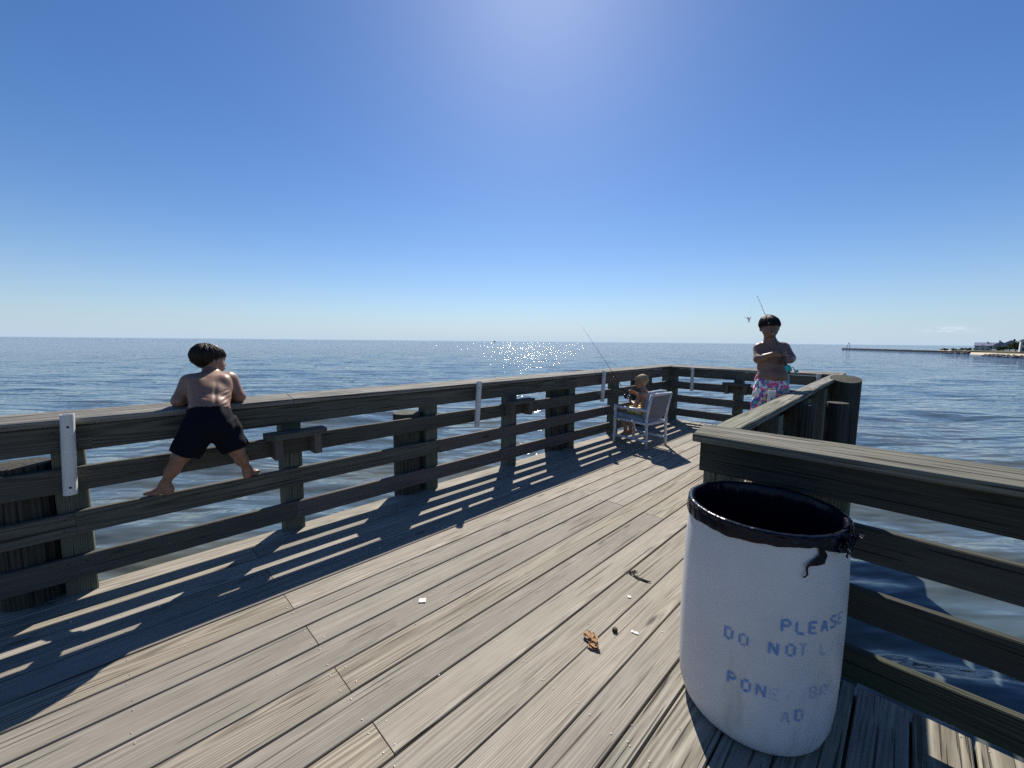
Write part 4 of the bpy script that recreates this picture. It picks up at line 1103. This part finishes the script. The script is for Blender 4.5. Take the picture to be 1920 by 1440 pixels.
for i in range(70):
    x, y = g.uniform(-3.3, .2), g.uniform(-.6, 6.5)
    if x > -.6 and y > 2.3: continue
    rr = abs(g.normal(0, .0022)) + .0014; b = len(V); a0 = g.uniform(0, 6)
    for q in range(5): V.append((x + rr * g.uniform(.6, 1.4) * math.cos(a0 + q * 1.256), y + rr * g.uniform(.6, 1.4) * math.sin(a0 + q * 1.256), .0025))
    V.append((x, y, .004 + rr * .5)); F += [(b + q, b + (q + 1) % 5, b + 5) for q in range(5)]
label(mesh('shell_fragments', V, F, M_SHELL), 'tiny white shell fragments scattered over the deck boards', 'shells', None, 'stuff')

# ------------------------------------------------------------------ far shore on the right
def prism(name, outline, y0, y1, mat, parent, ax=None):
    """outline [(u,z)], extruded along w from y0 to y1; ax=(origin, u, w)"""
    o, u, w_ = (Vector(a) for a in ax); n = len(outline)
    V = [tuple(o + u * a + w_ * y + Vector((0, 0, z))) for y in (y0, y1) for (a, z) in outline]
    F = [tuple(range(n))[::-1], tuple(range(n, 2 * n))] + [(i, (i + 1) % n, n + (i + 1) % n, n + i) for i in range(n)]
    return mesh(name, V, F, mat, parent)
def shore():
    pts = [(7.3, 325), (9.4, 244), (10.6, 230), (12.6, 218), (14.2, 210.5), (16.3, 200), (17.9, 188.6), (19.5, 175), (21.1, 161), (23.6, 143), (29, 122), (49, 98), (122, 73)]
    ins = [(0, -.35), (1.6, .05), (4.0, .35), (7.5, .45)]
    V, F = [], []
    for (x, y) in pts:
        for (d, h) in ins: V.append((x + d * .97, y + d * .25, WZ + h + random.uniform(-.05, .05)))
    m = len(ins)
    for i in range(len(pts) - 1):
        for j in range(m - 1): F.append((i * m + j, i * m + j + 1, (i + 1) * m + j + 1, (i + 1) * m + j))
    label(mesh('beach', V, F, M_SAND, smooth=True), kind='structure')
    V, F = [], []; ins2 = [(7.0, .42), (8.2, .62), (40, .72), (400, 3)]
    for (x, y) in pts:
        for (d, h) in ins2: V.append((x + d * .97, y + d * .25, WZ + h))
    for i in range(len(pts) - 1):
        for j in range(3): F.append((i * 4 + j, i * 4 + j + 1, (i + 1) * 4 + j + 1, (i + 1) * 4 + j))
    label(mesh('ground', V, F, M_SCRUB, smooth=True), kind='structure')
shore()
def rocks(a, b, n, wid, hgt, text, seed):
    g = np.random.default_rng(seed); V, F = [], []
    ico = [(0, 0, 1), (.894, 0, .447), (.276, .851, .447), (-.724, .526, .447), (-.724, -.526, .447), (.276, -.851, .447), (.724, .526, -.447), (-.276, .851, -.447), (-.894, 0, -.447), (-.276, -.851, -.447), (.724, -.526, -.447), (0, 0, -1)]
    fi = [(0, 1, 2), (0, 2, 3), (0, 3, 4), (0, 4, 5), (0, 5, 1), (1, 6, 2), (2, 7, 3), (3, 8, 4), (4, 9, 5), (5, 10, 1), (2, 6, 7), (3, 7, 8), (4, 8, 9), (5, 9, 10), (1, 10, 6), (11, 7, 6), (11, 8, 7), (11, 9, 8), (11, 10, 9), (11, 6, 10)]
    for q in range(n):
        t = g.random(); o = g.normal(0, wid); c = np.array([a[0] + (b[0] - a[0]) * t + o * .9, a[1] + (b[1] - a[1]) * t + o * .3, WZ + max(0, hgt * (1 - abs(o) / (2.2 * wid))) * g.uniform(.2, 1)])
        r = g.uniform(.2, .5); k = len(V)
        for p in ico: V.append(tuple(c + np.array(p) * r * g.uniform(.65, 1.25, 3)))
        F += [(k + i, k + j, k + l) for i, j, l in fi]
    label(mesh('shore_rocks', V, F, M_ROCK), text, 'rocks', None, 'stuff')
rocks((8.3, 219), (13.4, 212), 150, .6, .75, 'low heap of dark rocks where the jetty meets the beach', 4)
rocks((15.2, 181), (20.4, 151), 300, .7, .55, 'spit of dark and pale rocks in front of the beach', 6)
def jetty():
    t = label(empty('jetty', (-8, 270, WZ)), 'long low dark jetty reaching out from the beach to a light marker', 'jetty')
    P = [Vector((-29.6, 307, 0)), Vector((-13, 280, 0)), Vector((4.1, 251, 0)), Vector((12.5, 237, 0))]
    for i in range(3):
        d = (P[i + 1] - P[i]).normalized(); s_ = d.cross(Vector((0, 0, 1)))
        V, F = [], []
        n = 14
        for k in range(n + 1):
            p = P[i].lerp(P[i + 1], k / n); h = random.uniform(-.06, .06)
            for (o, z) in ((-1.4, -1), (-1.2, .70), (1.2, .70), (1.4, -1)): V.append(tuple(p + s_ * o + Vector((0, 0, WZ + z + (h if z > 0 else 0)))))
        for k in range(n):
            for j in range(3): F.append((k * 4 + j, k * 4 + j + 1, k * 4 + j + 5, k * 4 + j + 4))
        F += [(0, 3, 2, 1), (n * 4, n * 4 + 1, n * 4 + 2, n * 4 + 3)]
        mesh('wall_section', V, F, M_JETTY, t)
jetty()
def marker():
    b = Vector((-27.6, 305.2, WZ + .70)); t = label(empty('light_marker', tuple(b)), 'skeletal white light marker on the tip of the jetty', 'marker')
    for dx, dy in ((-.7, -.7), (.7, -.7), (.7, .7), (-.7, .7)):
        tube('leg', [b + Vector((dx, dy, 0)), b + Vector((dx * .55, dy * .55, 2.7))], .10, M_WHITEP, t, n=6)
    for z, k in ((.9, .85), (1.8, .70), (2.6, .56)):
        tube('ring', [b + Vector((k * x * .7, k * y * .7, z)) for x, y in ((-1, -1), (1, -1), (1, 1), (-1, 1), (-1, -1))], .06, M_WHITEP, t, n=5)
    tube('lantern', [b + Vector((0, 0, 2.65)), b + Vector((0, 0, 3.3))], [.28, .2], M_RED, t, n=8)
    tube('stay', [b + Vector((-2.6, 1.4, 0)), b + Vector((-.4, 0, 1.5))], .09, M_WHITEP, t, n=5)
marker()
def house(x, y, z0, w_, dep, eave, peak, wall, roof, text, gable_front=True, chimneys=(), wins=(), yaw=-.08, over=.25):
    t = label(empty('house', (x, y, z0)), text, 'house', 'houses along the far shore')
    u = Vector((math.cos(yaw), math.sin(yaw), 0)); w = Vector((-math.sin(yaw), math.cos(yaw), 0)); o = Vector((x, y, z0)); ax = (o, u, w); h = w_ / 2
    if gable_front:
        prism('wall', [(-h, 0), (h, 0), (h, eave), (0, peak - .12), (-h, eave)], 0, dep, wall, t, ax)
        for s_ in (-1, 1):
            prism('roof', [(0, peak), (s_ * (h + over), eave - over * (peak - eave) / h), (s_ * (h + over), eave - over * (peak - eave) / h + .14), (0, peak + .16)][::s_], -over, dep + over, roof, t, ax)
    else:
        prism('wall', [(-h, 0), (h, 0), (h, eave), (-h, eave)], 0, dep, wall, t, ax)
        n_ = dep / 2
        for s_ in (0, 1):
            V = [o + u * a + w * b + Vector((0, 0, z)) for (a, b, z) in ([(-h - over, -over, eave - .05), (h + over, -over, eave - .05), (h + over, n_, peak), (-h - over, n_, peak)] if s_ == 0 else [(-h - over, n_, peak), (h + over, n_, peak), (h + over, dep + over, eave - .05), (-h - over, dep + over, eave - .05)])]
            V = [tuple(v) for v in V] + [tuple(v + Vector((0, 0, .14))) for v in V]
            mesh('roof', V, [(3, 2, 1, 0), (4, 5, 6, 7)] + [(i, (i + 1) % 4, 4 + (i + 1) % 4, 4 + i) for i in range(4)], roof, t)
        for s_ in (-1, 1):
            prism('gable', [(-h, eave + .002), (-h + .1, eave + .002)], 0, 0, wall, t, ax) if False else None
    for (cx, cy, zt) in chimneys:
        p = o + u * cx + w * cy; box('chimney', (p.x - .22, p.y - .22, z0 + eave), (p.x + .22, p.y + .22, z0 + zt), M_ROOF, t)
    for (a, z, ww, hh) in wins:
        prism('window', [(a - ww / 2, z), (a + ww / 2, z), (a + ww / 2, z + hh), (a - ww / 2, z + hh)], -.05, -.004, M_GLASS, t, ax)
house(22.25, 289, -.9, 5.6, 7, .95, 2.65, M_WALLW, M_ROOF, 'pale gabled cottage lowest on the far shore', True, (), ((-.05, 1.45, .55, .5), (.2, .35, .55, .6), (1.7, .35, .6, .55), (-1.8, .35, .5, .5)))
house(25.4, 312, -.4, 8.2, 7, 1.75, 3.35, M_WALLB, M_ROOFB, 'long blue-roofed house behind the pale cottage', False, ((.1, 2.6, 3.85),), ((1.4, .9, .7, .7), (-2.9, .9, .6, .6)))
house(29.0, 304, -.4, 4.6, 7, 2.1, 3.8, M_WALLB, M_ROOF, 'grey house with small chimney right of the blue-roofed house', True, ((-.4, 1.2, 4.5),), ((0, 1.0, .6, .7),))
house(31.8, 302, -.3, 5.6, 7, 2.4, 4.35, M_WALLB, M_ROOFB, 'slate-roofed house half hidden by the shore trees', True, (), ((0, 1.4, .6, .7),))
house(32.2, 247, -1.1, 7.6, 9, 4.7, 6.9, M_WALLW, M_ROOF, 'two-storey white house at the right picture edge', True, (), ((-2.7, 3.0, 1.3, 1.0), (-.8, 3.0, 1.3, 1.0), (-2.7, .7, 1.3, 1.3), (-.8, .7, 1.3, 1.3), (1.2, 3.0, 1.3, 1.0)))
def tree(x, y, z0, h, w_, text, seed, n=1000, mat=None, cat='tree'):
    g = np.random.default_rng(seed); t = label(empty('tree' if cat == 'tree' else 'shrub', (x, y, z0)), text, cat, 'trees and shrubs on the far shore')
    V, F = tube_geo([(x, y, z0), (x + g.normal(0, .1), y, z0 + h * .35), (x + g.normal(0, .2), y, z0 + h * .7)], [.16, .12, .05], 6)
    for q in range(4):
        a = g.uniform(0, 6.28); v, f_ = tube_geo([(x, y, z0 + h * g.uniform(.25, .5)), (x + math.cos(a) * w_ * .35, y + math.sin(a) * w_ * .35, z0 + h * g.uniform(.6, .85))], [.07, .02], 5, base=len(V)); V += v; F += f_
    mesh('trunk', V, F, M_TRUNK, t)
    V, F = [], []
    cl = [(g.normal(0, .30), g.normal(0, .30), g.uniform(.35, .85), g.uniform(.16, .3)) for _ in range(9)]
    for q in range(n):
        c = cl[g.integers(9)]; d = unit(g.normal(0, 1, 3)) * c[3] * g.uniform(.4, 1.1)
        p = np.array([x + (c[0] + d[0]) * w_ * .75, y + (c[1] + d[1]) * w_ * .75, z0 + (c[2] + d[2] * .8) * h]); a, b = unit(g.normal(0, 1, 3)), unit(g.normal(0, 1, 3)); r = g.uniform(.14, .30); k = len(V)
        V += [tuple(p - a * r), tuple(p + b * r * .7), tuple(p + a * r), tuple(p - b * r * .7)]; F.append((k, k + 1, k + 2, k + 3))
    mesh('crown', V, F, mat or M_LEAF, t)
for i, a in enumerate([(27.4, 277, -1, 2.6, 2.8, 'low bushy tree left of the shore thicket'), (28.9, 275, -1, 3.3, 3.0, 'dense green tree in the middle of the shore thicket'), (30.2, 273, -1, 3.9, 3.0, 'green tree next to the two-storey white house'),
                       (30.7, 276, -1, 5.6, 2.2, 'tallest wispy tree rising above the shore thicket'), (26.2, 280, -1, 2.0, 2.4, 'small tree at the foot of the grey house')]):
    tree(*a, 40 + i)
for i, a in enumerate([(10.6, 299, -1.3, 1.1, 2.8, 'reddish low shrub farthest left on the shore'), (13.4, 296, -1.3, 1.2, 3.0, 'low shrub behind the jetty root'), (16.2, 294, -1.3, 1.5, 2.6, 'rounded shrub left of the pale cottage'), (18.4, 292, -1.2, 1.6, 2.0, 'dark shrub against the pale cottage wall'), (33.5, 262, -1.2, 1.2, 4.0, 'dry shrub below the two-storey house')]):
    tree(*a, 60 + i, n=600, mat=M_SCRUB if i in (0, 4) else M_LEAF, cat='shrub')
sw = label(empty('seawall', (20, 281, WZ)), 'low dark seawall along the back of the beach', 'wall')
for i, (p, q) in enumerate((((10, 240), (14, 234)), ((14, 234), (19, 226.5)), ((19, 226.5), (25, 219)), ((25, 219), (33, 211)))):
    board('wall_panel', (*p, WZ + .62), (*q, WZ + .60), .55, .4, (.8, .6, 0), M_JETTY, sw, ch=.03)

# ------------------------------------------------------------------ far specks on the water
def boat():
    t = label(empty('boat', (-950, 873, WZ)), 'tiny boat on the horizon left of the sun glitter', 'boat')
    o = Vector((-950, 873, WZ)); u = Vector((.707, .707, 0)); w_ = Vector((-.707, .707, 0))
    prism('hull', [(-4, .2), (3.4, .2), (4.6, 1.6), (-4, 1.3)], -1.2, 1.2, M_JETTY, t, (o, u, w_))
    prism('cabin', [(-1.5, 1.4), (1.2, 1.4), (.9, 3.2), (-1.5, 3.2)], -.9, .9, M_JETTY, t, (o, u, w_))
boat()
def seabird():
    p = Vector((-66.5, 7.7, WZ + .1)); t = label(empty('seabird', tuple(p)), 'small dark seabird floating left of the leaning boy', 'bird')
    tube('body', [p + Vector((-.1, -.3, .05)), p + Vector((-.05, -.15, .08)), p + Vector((0, .1, .08)), p + Vector((0, .3, .12))], [.03, .12, .13, .02], M_JETTY, t, n=8)
    tube('neck', [p + Vector((-.05, -.18, .12)), p + Vector((-.06, -.26, .32)), p + Vector((-.06, -.36, .33))], [.045, .05, .015], M_JETTY, t, n=6)
seabird()
